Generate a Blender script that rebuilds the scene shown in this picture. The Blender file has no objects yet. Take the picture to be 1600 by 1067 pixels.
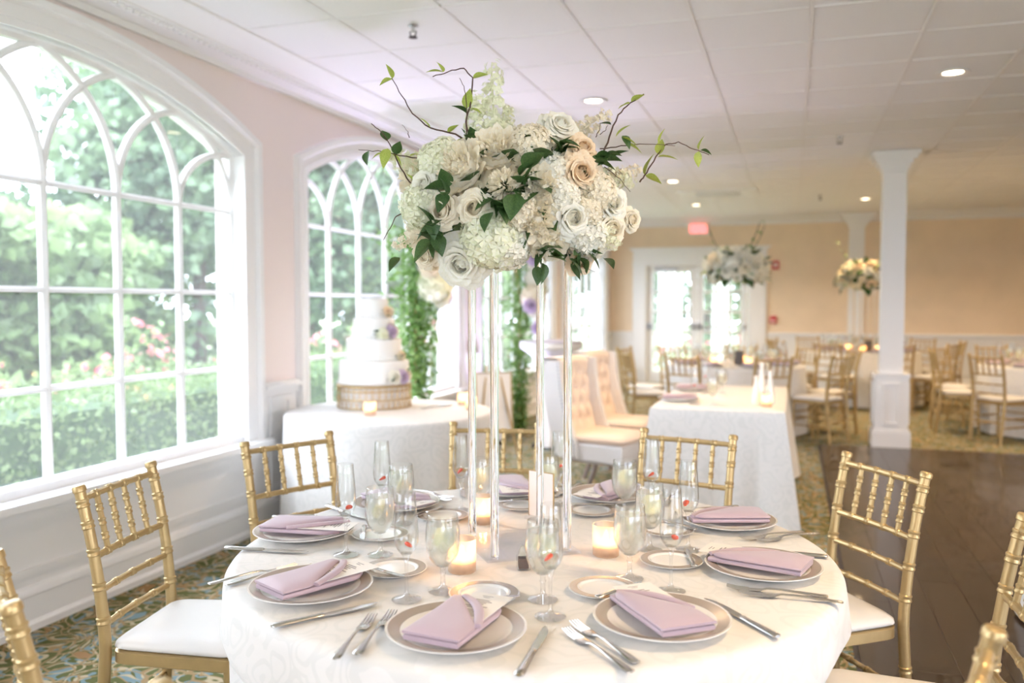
import bpy, math, random
import numpy as np
from mathutils import Vector, Matrix

PI = math.pi
SC = bpy.context.scene
COL = SC.collection
rnd = random.Random(7)

# ------------------------------------------------------------------ camera
CAMZ = 1.45
F = 1333.0
VPX, VPY = 1239.0, 474.0
_th = math.atan((533.5 - VPY) / F)
_d = Vector((VPX - 800, VPY - 533.5, F)).normalized()
_up = Vector((0, -math.cos(_th), -math.sin(_th)))
_rt = _d.cross(_up)
RW = Matrix((_rt, _d, _up))                       # camera (right, down, forward) -> world
FWD = RW @ Vector((0, 0, 1))
cam_d = bpy.data.cameras.new('camera')
cam_d.sensor_width = 36.0
cam_d.lens = F / 1600 * 36.0
cam_d.clip_start = 0.05
cam_d.clip_end = 200
cam_d.dof.use_dof = True
cam_d.dof.focus_distance = 2.3
cam_d.dof.aperture_fstop = 1.9
cam = bpy.data.objects.new('camera', cam_d)
COL.objects.link(cam)
m3 = Matrix((RW @ Vector((1, 0, 0)), RW @ Vector((0, -1, 0)), RW @ Vector((0, 0, -1)))).transposed()
cam.matrix_world = Matrix.Translation((0, 0, CAMZ)) @ m3.to_4x4()
SC.camera = cam

# ------------------------------------------------------------------ world, exposure
EXPOSURE = 0.88
SKY = 5.5
w = bpy.data.worlds.new('overcast_sky')
SC.world = w
w.use_nodes = True
bg = w.node_tree.nodes['Background']
bg.inputs[0].default_value = (0.885, 0.955, 1.13, 1)
bg.inputs[1].default_value = SKY
vs = SC.view_settings
vs.view_transform = 'Standard'
vs.look = 'None'
vs.exposure = EXPOSURE
vs.gamma = 1
vs.use_curve_mapping = False
cy = SC.cycles
cy.use_denoising = True
cy.denoiser = 'OPENIMAGEDENOISE'
cy.max_bounces = 9
cy.diffuse_bounces = 6
cy.use_adaptive_sampling = True
cy.adaptive_threshold = 0.07
cy.adaptive_min_samples = 12
cy.glossy_bounces = 3
cy.transmission_bounces = 8
cy.transparent_max_bounces = 14
cy.caustics_reflective = False
cy.caustics_refractive = False
cy.sample_clamp_indirect = 6

WX = -3.22          # window wall
FY = 15.6           # far wall
CH = 2.957          # ceiling height
RXW = 6.07          # right wall
BY = -4.5           # wall behind the camera
WIN = [-0.4, 3.1, 6.6, 10.1, 13.6]   # window centres along the wall
HW, SILL, SPR, ATOP, AR = 1.39, 0.61, 2.01, 2.65, 3.4


def arch(d, top=ATOP, R=AR):
    return top - R + math.sqrt(max(R * R - d * d, 0))


for c in WIN:       # portals: daylight enters through the windows
    L = bpy.data.lights.new('window_daylight', 'AREA')
    L.shape = 'RECTANGLE'
    L.size, L.size_y = 2.8, 2.1
    L.cycles.is_portal = True
    o = bpy.data.objects.new('window_daylight', L)
    COL.objects.link(o)
    o.location = (WX - 0.3, c, 1.62)
    o.rotation_euler = (0, -PI / 2, 0)
for (px_, py_, pz_, sx_, sy_, rot_) in ((-1.64, FY + 0.25, 1.1, 1.9, 2.1, (-PI / 2, 0, 0)), (2.4, BY - 0.25, 1.35, 4.0, 2.4, (PI / 2, 0, 0)), (RXW + 0.25, -0.8, 1.35, 2.4, 6.0, (0, PI / 2, 0))):  # portals at the door and at the two added openings out of view
    L = bpy.data.lights.new('opening_daylight', 'AREA')
    L.shape = 'RECTANGLE'
    L.size, L.size_y = sx_, sy_
    L.cycles.is_portal = True
    o = bpy.data.objects.new('opening_daylight', L)
    COL.objects.link(o)
    o.location = (px_, py_, pz_)
    o.rotation_euler = rot_


# ------------------------------------------------------------------ materials
def nodes(m):
    return m.node_tree.nodes, m.node_tree.links


def mat(name, col, rough=0.5, metal=0.0, bump=0.0, bscale=60.0, var=0.0, vscale=4.0, spec=0.5, trans=0.0, ior=1.45, sheen=0.0, sss=0.0, emit=0.0, coat=0.0):
    m = bpy.data.materials.new(name)
    m.use_nodes = True
    N, K = nodes(m)
    b = N['Principled BSDF']
    b.inputs['Base Color'].default_value = (*col, 1)
    b.inputs['Roughness'].default_value = rough
    b.inputs['Metallic'].default_value = metal
    b.inputs['Specular IOR Level'].default_value = spec
    b.inputs['Transmission Weight'].default_value = trans
    b.inputs['IOR'].default_value = ior
    b.inputs['Sheen Weight'].default_value = sheen
    b.inputs['Coat Weight'].default_value = coat
    if sss:
        b.inputs['Subsurface Weight'].default_value = sss
        b.inputs['Subsurface Radius'].default_value = (0.02, 0.015, 0.01)
    if emit:
        b.inputs['Emission Color'].default_value = (*col, 1)
        b.inputs['Emission Strength'].default_value = emit
    tc = N.new('ShaderNodeTexCoord')
    if var:
        n = N.new('ShaderNodeTexNoise')
        n.inputs['Scale'].default_value = vscale
        n.inputs['Detail'].default_value = 4
        K.new(tc.outputs['Object'], n.inputs['Vector'])
        r = N.new('ShaderNodeValToRGB')
        r.color_ramp.elements[0].position = 0.3
        r.color_ramp.elements[1].position = 0.7
        r.color_ramp.elements[0].color = (*[max(0, c * (1 - var)) for c in col], 1)
        r.color_ramp.elements[1].color = (*[min(1, c * (1 + var)) for c in col], 1)
        K.new(n.outputs['Fac'], r.inputs['Fac'])
        K.new(r.outputs['Color'], b.inputs['Base Color'])
    if bump:
        n2 = N.new('ShaderNodeTexNoise')
        n2.inputs['Scale'].default_value = bscale
        n2.inputs['Detail'].default_value = 3
        K.new(tc.outputs['Object'], n2.inputs['Vector'])
        bp = N.new('ShaderNodeBump')
        bp.inputs['Strength'].default_value = bump
        bp.inputs['Distance'].default_value = 0.01
        K.new(n2.outputs['Fac'], bp.inputs['Height'])
        K.new(bp.outputs['Normal'], b.inputs['Normal'])
    return m


def thin_glass(name, tint=(0.97, 0.985, 0.98), base=0.04, edge=0.6, rough=0.0, haze=0.0, pw=2.6, hcol=(1, 1, 1)):
    m = bpy.data.materials.new(name)
    m.use_nodes = True
    N, K = nodes(m)
    N.remove(N['Principled BSDF'])
    out = N['Material Output']
    t = N.new('ShaderNodeBsdfTransparent')
    t.inputs[0].default_value = (*tint, 1)
    g = N.new('ShaderNodeBsdfGlossy')
    g.inputs['Roughness'].default_value = rough
    lw = N.new('ShaderNodeLayerWeight')
    lw.inputs[0].default_value = 0.35
    mr = N.new('ShaderNodeMapRange')
    mr.inputs[1].default_value = 0.0
    mr.inputs[2].default_value = 1.0
    mr.inputs[3].default_value = base
    mr.inputs[4].default_value = edge
    pw_ = N.new('ShaderNodeMath')
    pw_.operation = 'POWER'
    pw_.inputs[1].default_value = pw
    K.new(lw.outputs['Facing'], pw_.inputs[0])
    K.new(pw_.outputs[0], mr.inputs[0])
    mx = N.new('ShaderNodeMixShader')
    K.new(mr.outputs[0], mx.inputs[0])
    K.new(t.outputs[0], mx.inputs[1])
    K.new(g.outputs[0], mx.inputs[2])
    last = mx
    if haze:
        d = N.new('ShaderNodeBsdfTranslucent')
        d.inputs[0].default_value = (*hcol, 1)
        m2 = N.new('ShaderNodeMixShader')
        m2.inputs[0].default_value = haze
        K.new(mx.outputs[0], m2.inputs[1])
        K.new(d.outputs[0], m2.inputs[2])
        last = m2
    K.new(last.outputs[0], out.inputs[0])
    return m


def leafy(name, c0, c1, scale=1.5, tr=0.35, rough=0.5):
    m = bpy.data.materials.new(name)
    m.use_nodes = True
    N, K = nodes(m)
    b = N['Principled BSDF']
    out = N['Material Output']
    b.inputs['Roughness'].default_value = rough
    tc = N.new('ShaderNodeTexCoord')
    n = N.new('ShaderNodeTexNoise')
    n.inputs['Scale'].default_value = scale
    n.inputs['Detail'].default_value = 5
    K.new(tc.outputs['Object'], n.inputs['Vector'])
    r = N.new('ShaderNodeValToRGB')
    r.color_ramp.elements[0].position = 0.35
    r.color_ramp.elements[1].position = 0.65
    r.color_ramp.elements[0].color = (*c0, 1)
    r.color_ramp.elements[1].color = (*c1, 1)
    K.new(n.outputs['Fac'], r.inputs['Fac'])
    K.new(r.outputs['Color'], b.inputs['Base Color'])
    t = N.new('ShaderNodeBsdfTranslucent')
    K.new(r.outputs['Color'], t.inputs[0])
    mx = N.new('ShaderNodeMixShader')
    mx.inputs[0].default_value = tr
    K.new(b.outputs[0], mx.inputs[1])
    K.new(t.outputs[0], mx.inputs[2])
    K.new(mx.outputs[0], out.inputs[0])
    return m


def math_node(N, op, a=None, b=None):
    n = N.new('ShaderNodeMath')
    n.operation = op
    for i, v in enumerate((a, b)):
        if isinstance(v, (int, float)):
            n.inputs[i].default_value = v
    return n


def carpet_mat():
    m = bpy.data.materials.new('patterned_carpet')
    m.use_nodes = True
    N, K = nodes(m)
    b = N['Principled BSDF']
    b.inputs['Roughness'].default_value = 0.95
    b.inputs['Specular IOR Level'].default_value = 0.1
    tc = N.new('ShaderNodeTexCoord')
    nz = N.new('ShaderNodeTexNoise')
    nz.inputs['Scale'].default_value = 4.2
    nz.inputs['Detail'].default_value = 1
    K.new(tc.outputs['Object'], nz.inputs['Vector'])
    sb = N.new('ShaderNodeVectorMath')
    sb.operation = 'SUBTRACT'
    K.new(nz.outputs['Color'], sb.inputs[0])
    sb.inputs[1].default_value = (0.5, 0.5, 0.5)
    scl = N.new('ShaderNodeVectorMath')
    scl.operation = 'SCALE'
    scl.inputs['Scale'].default_value = 0.22
    K.new(sb.outputs[0], scl.inputs[0])
    ad = N.new('ShaderNodeVectorMath')
    ad.operation = 'ADD'
    K.new(tc.outputs['Object'], ad.inputs[0])
    K.new(scl.outputs[0], ad.inputs[1])

    def ramp(src, stops):
        r = N.new('ShaderNodeValToRGB')
        r.color_ramp.interpolation = 'CONSTANT' if len(stops) > 2 and stops[0][2] else 'LINEAR'
        e = r.color_ramp.elements
        while len(e) < len(stops):
            e.new(0.5)
        for i, s in enumerate(stops):
            e[i].position = s[0]
            e[i].color = (*s[1], 1)
        K.new(src, r.inputs['Fac'])
        return r

    def mix(fac, a, bb):
        x = N.new('ShaderNodeMix')
        x.data_type = 'RGBA'
        K.new(fac, x.inputs[0])
        K.new(a, x.inputs[6])
        if isinstance(bb, tuple):
            x.inputs[7].default_value = (*bb, 1)
        else:
            K.new(bb, x.inputs[7])
        return x.outputs[2]
    # green ground with blue and tan blooms
    n1 = N.new('ShaderNodeTexNoise')
    n1.inputs['Scale'].default_value = 8.5
    n1.inputs['Detail'].default_value = 2
    K.new(ad.outputs[0], n1.inputs['Vector'])
    ground = ramp(n1.outputs['Fac'], [(0.0, (0.105, 0.115, 0.04), 1), (0.30, (0.12, 0.13, 0.05), 1), (0.52, (0.19, 0.27, 0.29), 1), (0.59, (0.11, 0.125, 0.045), 1), (0.65, (0.32, 0.19, 0.09), 1)])
    # scrolls: rings round scattered centres
    v = N.new('ShaderNodeTexVoronoi')
    v.inputs['Scale'].default_value = 6.5
    K.new(ad.outputs[0], v.inputs['Vector'])
    mu = math_node(N, 'MULTIPLY', None, 26.0)
    K.new(v.outputs['Distance'], mu.inputs[0])
    sn = math_node(N, 'SINE')
    K.new(mu.outputs[0], sn.inputs[0])
    n3 = N.new('ShaderNodeTexNoise')
    n3.inputs['Scale'].default_value = 11
    K.new(tc.outputs['Object'], n3.inputs['Vector'])
    m3_ = math_node(N, 'MULTIPLY')
    K.new(sn.outputs[0], m3_.inputs[0])
    K.new(n3.outputs['Fac'], m3_.inputs[1])
    sc = ramp(m3_.outputs[0], [(0.34, (0, 0, 0), 0), (0.40, (1, 1, 1), 0)])
    c1 = mix(sc.outputs[0], ground.outputs[0], (0.47, 0.39, 0.26))
    v2 = N.new('ShaderNodeTexVoronoi')
    v2.feature = 'DISTANCE_TO_EDGE'
    v2.inputs['Scale'].default_value = 10
    K.new(ad.outputs[0], v2.inputs['Vector'])
    ed = ramp(v2.outputs['Distance'], [(0.025, (1, 1, 1), 0), (0.06, (0, 0, 0), 0)])
    c2 = mix(ed.outputs[0], c1, (0.33, 0.23, 0.12))
    K.new(c2, b.inputs['Base Color'])
    n4 = N.new('ShaderNodeTexNoise')
    n4.inputs['Scale'].default_value = 400
    K.new(tc.outputs['Object'], n4.inputs['Vector'])
    bp = N.new('ShaderNodeBump')
    bp.inputs['Strength'].default_value = 0.4
    bp.inputs['Distance'].default_value = 0.004
    K.new(n4.outputs['Fac'], bp.inputs['Height'])
    K.new(bp.outputs[0], b.inputs['Normal'])
    return m


def damask_mat(name, col):
    """white linen with a faint glossy leaf figure woven in"""
    m = bpy.data.materials.new(name)
    m.use_nodes = True
    N, K = nodes(m)
    b = N['Principled BSDF']
    b.inputs['Base Color'].default_value = (*col, 1)
    b.inputs['Specular IOR Level'].default_value = 0.35
    tc = N.new('ShaderNodeTexCoord')
    nz = N.new('ShaderNodeTexNoise')
    nz.inputs['Scale'].default_value = 5
    K.new(tc.outputs['Object'], nz.inputs['Vector'])
    v = N.new('ShaderNodeTexVoronoi')
    v.inputs['Scale'].default_value = 9
    ad = N.new('ShaderNodeVectorMath')
    ad.operation = 'MULTIPLY_ADD'
    ad.inputs[1].default_value = (0.25, 0.25, 0.25)
    K.new(nz.outputs['Color'], ad.inputs[0])
    K.new(tc.outputs['Object'], ad.inputs[2])
    K.new(ad.outputs[0], v.inputs['Vector'])
    mu = math_node(N, 'MULTIPLY', None, 22.0)
    K.new(v.outputs['Distance'], mu.inputs[0])
    sn = math_node(N, 'SINE')
    K.new(mu.outputs[0], sn.inputs[0])
    r = N.new('ShaderNodeValToRGB')
    r.color_ramp.elements[0].position = 0.35
    r.color_ramp.elements[1].position = 0.55
    r.color_ramp.elements[0].color = (*col, 1)
    r.color_ramp.elements[1].color = (col[0] * 0.93, col[1] * 0.94, col[2] * 0.935, 1)
    K.new(sn.outputs[0], r.inputs['Fac'])
    K.new(r.outputs['Color'], b.inputs['Base Color'])
    mr = N.new('ShaderNodeMapRange')
    mr.inputs[3].default_value = 0.75
    mr.inputs[4].default_value = 0.45
    K.new(sn.outputs[0], mr.inputs[0])
    K.new(mr.outputs[0], b.inputs['Roughness'])
    n4 = N.new('ShaderNodeTexNoise')
    n4.inputs['Scale'].default_value = 7
    n4.inputs['Detail'].default_value = 3
    K.new(tc.outputs['Object'], n4.inputs['Vector'])
    bp = N.new('ShaderNodeBump')
    bp.inputs['Strength'].default_value = 0.15
    bp.inputs['Distance'].default_value = 0.02
    K.new(n4.outputs['Fac'], bp.inputs['Height'])
    K.new(bp.outputs[0], b.inputs['Normal'])
    return m


M = {}
M['white_paint'] = mat('white_paint', (0.82, 0.81, 0.80), 0.45)
M['wall_paint'] = mat('pink_beige_wall', (0.80, 0.705, 0.67), 0.85, bump=0.06, bscale=120)
M['wall_far'] = mat('tan_wallpaper', (0.80, 0.65, 0.48), 0.85, bump=0.05, bscale=150, var=0.04, vscale=3)
M['tile'] = mat('ceiling_tile_white', (0.84, 0.835, 0.83), 0.9, bump=0.35, bscale=160, var=0.02, vscale=90)
M['grid'] = mat('ceiling_grid_white', (0.80, 0.79, 0.78), 0.5)
M['carpet'] = carpet_mat()
M['wood'] = mat('dark_dance_floor', (0.043, 0.026, 0.017), 0.27, var=0.25, vscale=7, coat=0.2)
M['gold'] = mat('gold_paint', (0.50, 0.36, 0.17), 0.36, metal=0.6, var=0.05, vscale=20)
M['cushion'] = mat('ivory_leatherette', (0.70, 0.67, 0.63), 0.42, bump=0.05, bscale=200)
M['cloth'] = damask_mat('white_damask', (0.76, 0.74, 0.71))
M['napkin'] = mat('lavender_satin', (0.48, 0.365, 0.415), 0.45, bump=0.05, bscale=300, sheen=0.3)
M['china'] = mat('white_china', (0.84, 0.82, 0.78), 0.12, coat=0.3)
M['band'] = mat('taupe_plate_band', (0.46, 0.385, 0.32), 0.25, metal=0.35)
M['silver'] = mat('stainless', (0.62, 0.60, 0.57), 0.22, metal=1.0)
M['paper'] = mat('card_paper', (0.84, 0.80, 0.75), 0.8)
M['ink'] = mat('grey_print', (0.28, 0.25, 0.25), 0.8)
M['glass'] = thin_glass('drinking_glass', (0.985, 0.99, 0.985), base=0.045, edge=0.9, pw=1.9)
M['stem'] = thin_glass('stem_glass', (0.99, 0.99, 0.985), base=0.10, edge=0.9, pw=1.6)
M['water'] = thin_glass('iced_water', (0.99, 0.99, 0.97), base=0.05, edge=0.35, rough=0.12, haze=0.26, hcol=(1, 1, 0.95))
M['ice'] = thin_glass('ice_cubes', (0.97, 0.98, 0.98), base=0.10, edge=0.6, rough=0.1, haze=0.3)
M['lemon'] = mat('lemon_flesh', (0.88, 0.86, 0.58), 0.4, sss=0.2)
M['strawberry'] = mat('strawberry_red', (0.75, 0.10, 0.05), 0.35)
M['acrylic'] = mat('clear_acrylic', (1, 1, 1), 0.0, trans=1.0, ior=1.49)
M['slab'] = thin_glass('acrylic_slab', (0.97, 0.97, 0.985), base=0.06, edge=0.5)
M['pane'] = thin_glass('window_pane', (0.97, 0.985, 0.98), base=0.03, edge=0.35, haze=0.03)  # translucent haze stands in for veiling glare on the glass
M['frost'] = thin_glass('frosted_votive', (1.0, 0.95, 0.90), base=0.05, edge=0.25, rough=0.4, haze=0.5, hcol=(0.95, 0.84, 0.74))
M['flame'] = mat('candle_flame', (1.0, 0.58, 0.22), emit=12)
M['wax'] = mat('candle_wax', (0.9, 0.8, 0.68), 0.5, sss=0.3)
M['cream'] = leafy('cream_petals', (0.88, 0.80, 0.62), (0.92, 0.88, 0.76), 14, 0.3, 0.6)
M['white_petal'] = leafy('white_petals', (0.88, 0.86, 0.74), (0.93, 0.92, 0.86), 14, 0.3, 0.6)
M['green_white'] = leafy('green_white_petals', (0.82, 0.84, 0.62), (0.91, 0.91, 0.78), 12, 0.3, 0.6)
M['peach'] = leafy('peach_petals', (0.88, 0.70, 0.48), (0.92, 0.80, 0.62), 14, 0.3, 0.6)
M['mauve'] = leafy('mauve_petals', (0.58, 0.46, 0.66), (0.74, 0.64, 0.78), 14, 0.3, 0.6)
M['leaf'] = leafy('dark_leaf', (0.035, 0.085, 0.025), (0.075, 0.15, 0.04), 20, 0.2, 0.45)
M['leaf_lime'] = leafy('lime_leaf', (0.36, 0.46, 0.08), (0.50, 0.58, 0.14), 20, 0.4, 0.45)
M['leaf_mid'] = leafy('ruscus_leaf', (0.12, 0.25, 0.05), (0.26, 0.42, 0.13), 10, 0.3, 0.45)
M['leaf_grey'] = leafy('grey_green_leaf', (0.20, 0.26, 0.20), (0.34, 0.40, 0.34), 10, 0.3, 0.5)
M['twig'] = mat('dark_twig', (0.10, 0.06, 0.045), 0.8)
M['tree'] = leafy('tree_leaves', (0.13, 0.20, 0.085), (0.30, 0.40, 0.18), 0.9, 0.4)
M['tree_dark'] = leafy('evergreen_leaves', (0.09, 0.15, 0.085), (0.20, 0.29, 0.15), 0.9, 0.3)
M['hedge'] = leafy('box_hedge_leaves', (0.12, 0.19, 0.07), (0.26, 0.36, 0.15), 5, 0.35)
M['bloom'] = leafy('pink_blooms', (0.60, 0.10, 0.14), (0.75, 0.30, 0.34), 5, 0.3)
M['bark'] = mat('bark', (0.10, 0.075, 0.055), 0.9, bump=0.6, bscale=20)
M['grass'] = mat('lawn', (0.38, 0.44, 0.24), 0.95, var=0.25, vscale=3)
M['bounce'] = mat('pale_bounce', (0.66, 0.66, 0.66), 0.9, var=0.06, vscale=2)
M['stucco'] = mat('white_stucco', (0.80, 0.80, 0.79), 0.7)
M['fondant'] = mat('white_fondant', (0.84, 0.83, 0.80), 0.5, sss=0.05)
M['upholstery'] = mat('cream_linen', (0.80, 0.66, 0.55), 0.8, bump=0.1, bscale=300, sheen=0.2)
M['upholstery_side'] = mat('grey_linen', (0.74, 0.73, 0.73), 0.8, bump=0.1, bscale=300, sheen=0.2)
M['nail'] = mat('pewter_nails', (0.30, 0.30, 0.32), 0.3, metal=1.0)
M['greywood'] = mat('grey_wood', (0.38, 0.31, 0.29), 0.6, var=0.1, vscale=10)
M['black'] = mat('black_satin', (0.02, 0.02, 0.025), 0.5)
M['spandex'] = mat('white_spandex', (0.82, 0.81, 0.82), 0.6)
M['spandex_lilac'] = mat('lilac_grey_top', (0.55, 0.50, 0.56), 0.6)
M['exit_red'] = mat('exit_letters', (0.95, 0.10, 0.10), 0.5, emit=2.5)
M['exit_face'] = mat('exit_face', (0.80, 0.72, 0.62), 0.5)
M['exit_glow'] = mat('exit_pink', (0.95, 0.30, 0.30), 0.5, emit=0.6)
M['alarm_red'] = mat('alarm_red', (0.55, 0.04, 0.05), 0.4)
M['dark'] = mat('dark_slot', (0.06, 0.05, 0.05), 0.7)
M['chrome'] = mat('chrome', (0.55, 0.55, 0.55), 0.25, metal=1.0)
M['lens'] = mat('warm_lamp_lens', (1.0, 0.80, 0.55), emit=9)
M['frame_dark'] = mat('dark_card', (0.10, 0.09, 0.09), 0.5)


# ------------------------------------------------------------------ mesh helpers
class G:
    def __init__(s):
        s.v, s.f = [], []

    def add(s, vs_, fs_):
        n = len(s.v)
        s.v += [tuple(p) for p in vs_]
        s.f += [tuple(i + n for i in f) for f in fs_]
        return s

    def box(s, x0, x1, y0, y1, z0, z1):
        return s.add([(x0, y0, z0), (x1, y0, z0), (x1, y1, z0), (x0, y1, z0), (x0, y0, z1), (x1, y0, z1), (x1, y1, z1), (x0, y1, z1)],
                     [(3, 2, 1, 0), (4, 5, 6, 7), (0, 1, 5, 4), (1, 2, 6, 5), (2, 3, 7, 6), (3, 0, 4, 7)])

    def cbox(s, x0, x1, y0, y1, z0, z1, c):
        """box with chamfered top and bottom edges"""
        rings = [(c, z0), (0, z0 + c), (0, z1 - c), (c, z1)]
        vs_ = []
        for k, z in rings:
            vs_ += [(x0 + k, y0 + k, z), (x1 - k, y0 + k, z), (x1 - k, y1 - k, z), (x0 + k, y1 - k, z)]
        fs_ = [(3, 2, 1, 0), (12, 13, 14, 15)]
        for r in range(3):
            for i in range(4):
                a, b = r * 4 + i, r * 4 + (i + 1) % 4
                fs_.append((a, b, b + 4, a + 4))
        return s.add(vs_, fs_)

    def lathe(s, prof, n=24, c=(0, 0, 0), cap0=True, cap1=True):
        vs_, fs_ = [], []
        for r, z in prof:
            for i in range(n):
                a = 2 * PI * i / n
                vs_.append((c[0] + r * math.cos(a), c[1] + r * math.sin(a), c[2] + z))
        for k in range(len(prof) - 1):
            for i in range(n):
                j = (i + 1) % n
                fs_.append((k * n + i, k * n + j, (k + 1) * n + j, (k + 1) * n + i))
        if cap0:
            fs_.append(tuple(reversed(range(n))))
        if cap1:
            fs_.append(tuple(range((len(prof) - 1) * n, len(prof) * n)))
        return s.add(vs_, fs_)

    def tube(s, pts, rad, n=8, cap=True, flat=1.0):
        pts = [Vector(p) for p in pts]
        if not hasattr(rad, '__len__'):
            rad = [rad] * len(pts)
        vs_, fs_ = [], []
        t0 = (pts[1] - pts[0]).normalized()
        ref = Vector((0, 0, 1)) if abs(t0.z) < 0.9 else Vector((1, 0, 0))
        u = t0.cross(ref).normalized()
        for k, p in enumerate(pts):
            t = (pts[min(k + 1, len(pts) - 1)] - pts[max(k - 1, 0)]).normalized()
            u = (u - t * u.dot(t)).normalized()
            v = t.cross(u)
            for i in range(n):
                a = 2 * PI * i / n
                vs_.append(p + (u * math.cos(a) + v * (math.sin(a) * flat)) * rad[k])
        for k in range(len(pts) - 1):
            for i in range(n):
                j = (i + 1) % n
                fs_.append((k * n + i, k * n + j, (k + 1) * n + j, (k + 1) * n + i))
        if cap:
            fs_.append(tuple(reversed(range(n))))
            fs_.append(tuple(range((len(pts) - 1) * n, len(pts) * n)))
        return s.add(vs_, fs_)

    def grid(s, fn, nu, nv, closeu=False):
        vs_, fs_ = [], []
        cu = nu if closeu else nu + 1
        for j in range(nv + 1):
            for i in range(cu):
                vs_.append(fn(i / nu, j / nv))
        for j in range(nv):
            for i in range(nu):
                i2 = (i + 1) % cu if closeu else i + 1
                fs_.append((j * cu + i, j * cu + i2, (j + 1) * cu + i2, (j + 1) * cu + i))
        return s.add(vs_, fs_)

    def prism(s, poly, z0, z1, fn=None):
        """poly: (x,y) outline (counter-clockwise); fn maps points"""
        n = len(poly)
        vs_ = [(x, y, z0) for x, y in poly] + [(x, y, z1) for x, y in poly]
        if fn:
            vs_ = [fn(*p) for p in vs_]
        fs_ = [tuple(reversed(range(n))), tuple(range(n, 2 * n))]
        fs_ += [(i, (i + 1) % n, n + (i + 1) % n, n + i) for i in range(n)]
        return s.add(vs_, fs_)

    def xf(s, mtx):
        s.v = [tuple(mtx @ Vector(p)) for p in s.v]
        return s


def mesh(name, g, m, smooth=40):
    me = bpy.data.meshes.new(name)
    me.from_pydata(g.v, [], g.f)
    me.validate()
    if m is not None:
        me.materials.append(m)
    if smooth:
        me.polygons.foreach_set('use_smooth', [True] * len(me.polygons))
        me.set_sharp_from_angle(angle=math.radians(smooth))
    me.update()
    return me


def link(name, me, parent=None, loc=(0, 0, 0), rot=(0, 0, 0), scale=1.0):
    o = bpy.data.objects.new(name, me)
    COL.objects.link(o)
    o.location = loc
    o.rotation_euler = rot
    o.scale = (scale, scale, scale) if isinstance(scale, (int, float)) else scale
    if parent is not None:
        o.parent = parent
    return o


def obj(name, g, m, parent=None, smooth=40, loc=(0, 0, 0), rot=(0, 0, 0)):
    return link(name, mesh(name, g, m, smooth), parent, loc, rot)


def tag(o, label=None, cat=None, group=None, kind=None):
    if label:
        o['label'] = label
    if cat:
        o['category'] = cat
    if group:
        o['group'] = group
    if kind:
        o['kind'] = kind
    return o


def thing(name, label, cat, loc=(0, 0, 0), rotz=0.0, group=None):
    o = link(name, None, None, loc, (0, 0, rotz))
    o.empty_display_size = 0.05
    return tag(o, label, cat, group)


def struct(name, g, m, smooth=40):
    return tag(obj(name, g, m, None, smooth), kind='structure')


def copy_tree(o, parent=None):
    c = o.copy()
    COL.objects.link(c)
    c.parent = parent
    for ch in o.children:
        copy_tree(ch, c)
    return c


def place(proto, used, loc, rotz, label, group=None, name=None):
    """the first call moves the prototype itself, later ones copy it"""
    o = proto if not used else copy_tree(proto)
    used.append(1)
    o.location = loc
    o.rotation_euler = (0, 0, rotz)
    o['label'] = label
    if group:
        o['group'] = group
    elif 'group' in o:
        del o['group']
    return o


def at(px, py, depth):
    """point seen at a pixel of the 1600x1067 picture at a given distance along the view axis"""
    v = RW @ Vector((px - 800, py - 533.5, F))
    return Vector((0, 0, CAMZ)) + v * (depth / F)


# ------------------------------------------------------------------ room shell
g = G()
g.box(WX - 0.2, RXW + 0.2, BY - 0.2, FY + 0.2, -0.1, 0)
floor = struct('floor', g, M['carpet'])

# left wall with arched openings
OH = HW + 0.03


def oarch(d):
    return arch(d, ATOP + 0.03, AR + 0.02)


g = G()
ys = [BY]
xin, xout = WX, WX - 0.22


def quadwall(g, y0, y1, z00, z01, z10, z11):
    g.add([(xin, y0, z00), (xin, y1, z10), (xin, y1, z11), (xin, y0, z01)], [(3, 2, 1, 0)])
    g.add([(xout, y0, z00), (xout, y1, z10), (xout, y1, z11), (xout, y0, z01)], [(0, 1, 2, 3)])


prev = BY
for c in WIN:
    a, b = c - OH, c + OH
    quadwall(g, prev, a, 0, CH + 0.1, 0, CH + 0.1)
    n = 20
    for i in range(n):
        y0, y1 = a + (b - a) * i / n, a + (b - a) * (i + 1) / n
        quadwall(g, y0, y1, 0, SILL - 0.05, 0, SILL - 0.05)
        h0, h1 = oarch(y0 - c), oarch(y1 - c)
        quadwall(g, y0, y1, h0, CH + 0.1, h1, CH + 0.1)
        g.add([(xin, y0, h0), (xin, y1, h1), (xout, y1, h1), (xout, y0, h0)], [(0, 1, 2, 3)])
        g.add([(xin, y0, SILL - 0.05), (xin, y1, SILL - 0.05), (xout, y1, SILL - 0.05), (xout, y0, SILL - 0.05)], [(3, 2, 1, 0)])
    for yy in (a, b):
        g.add([(xin, yy, SILL - 0.05), (xin, yy, oarch(OH)), (xout, yy, oarch(OH)), (xout, yy, SILL - 0.05)], [(0, 1, 2, 3)])
    prev = b
quadwall(g, prev, FY + 0.2, 0, CH + 0.1, 0, CH + 0.1)
wall_left = struct('wall_left', g, M['wall_paint'], 0)

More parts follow.
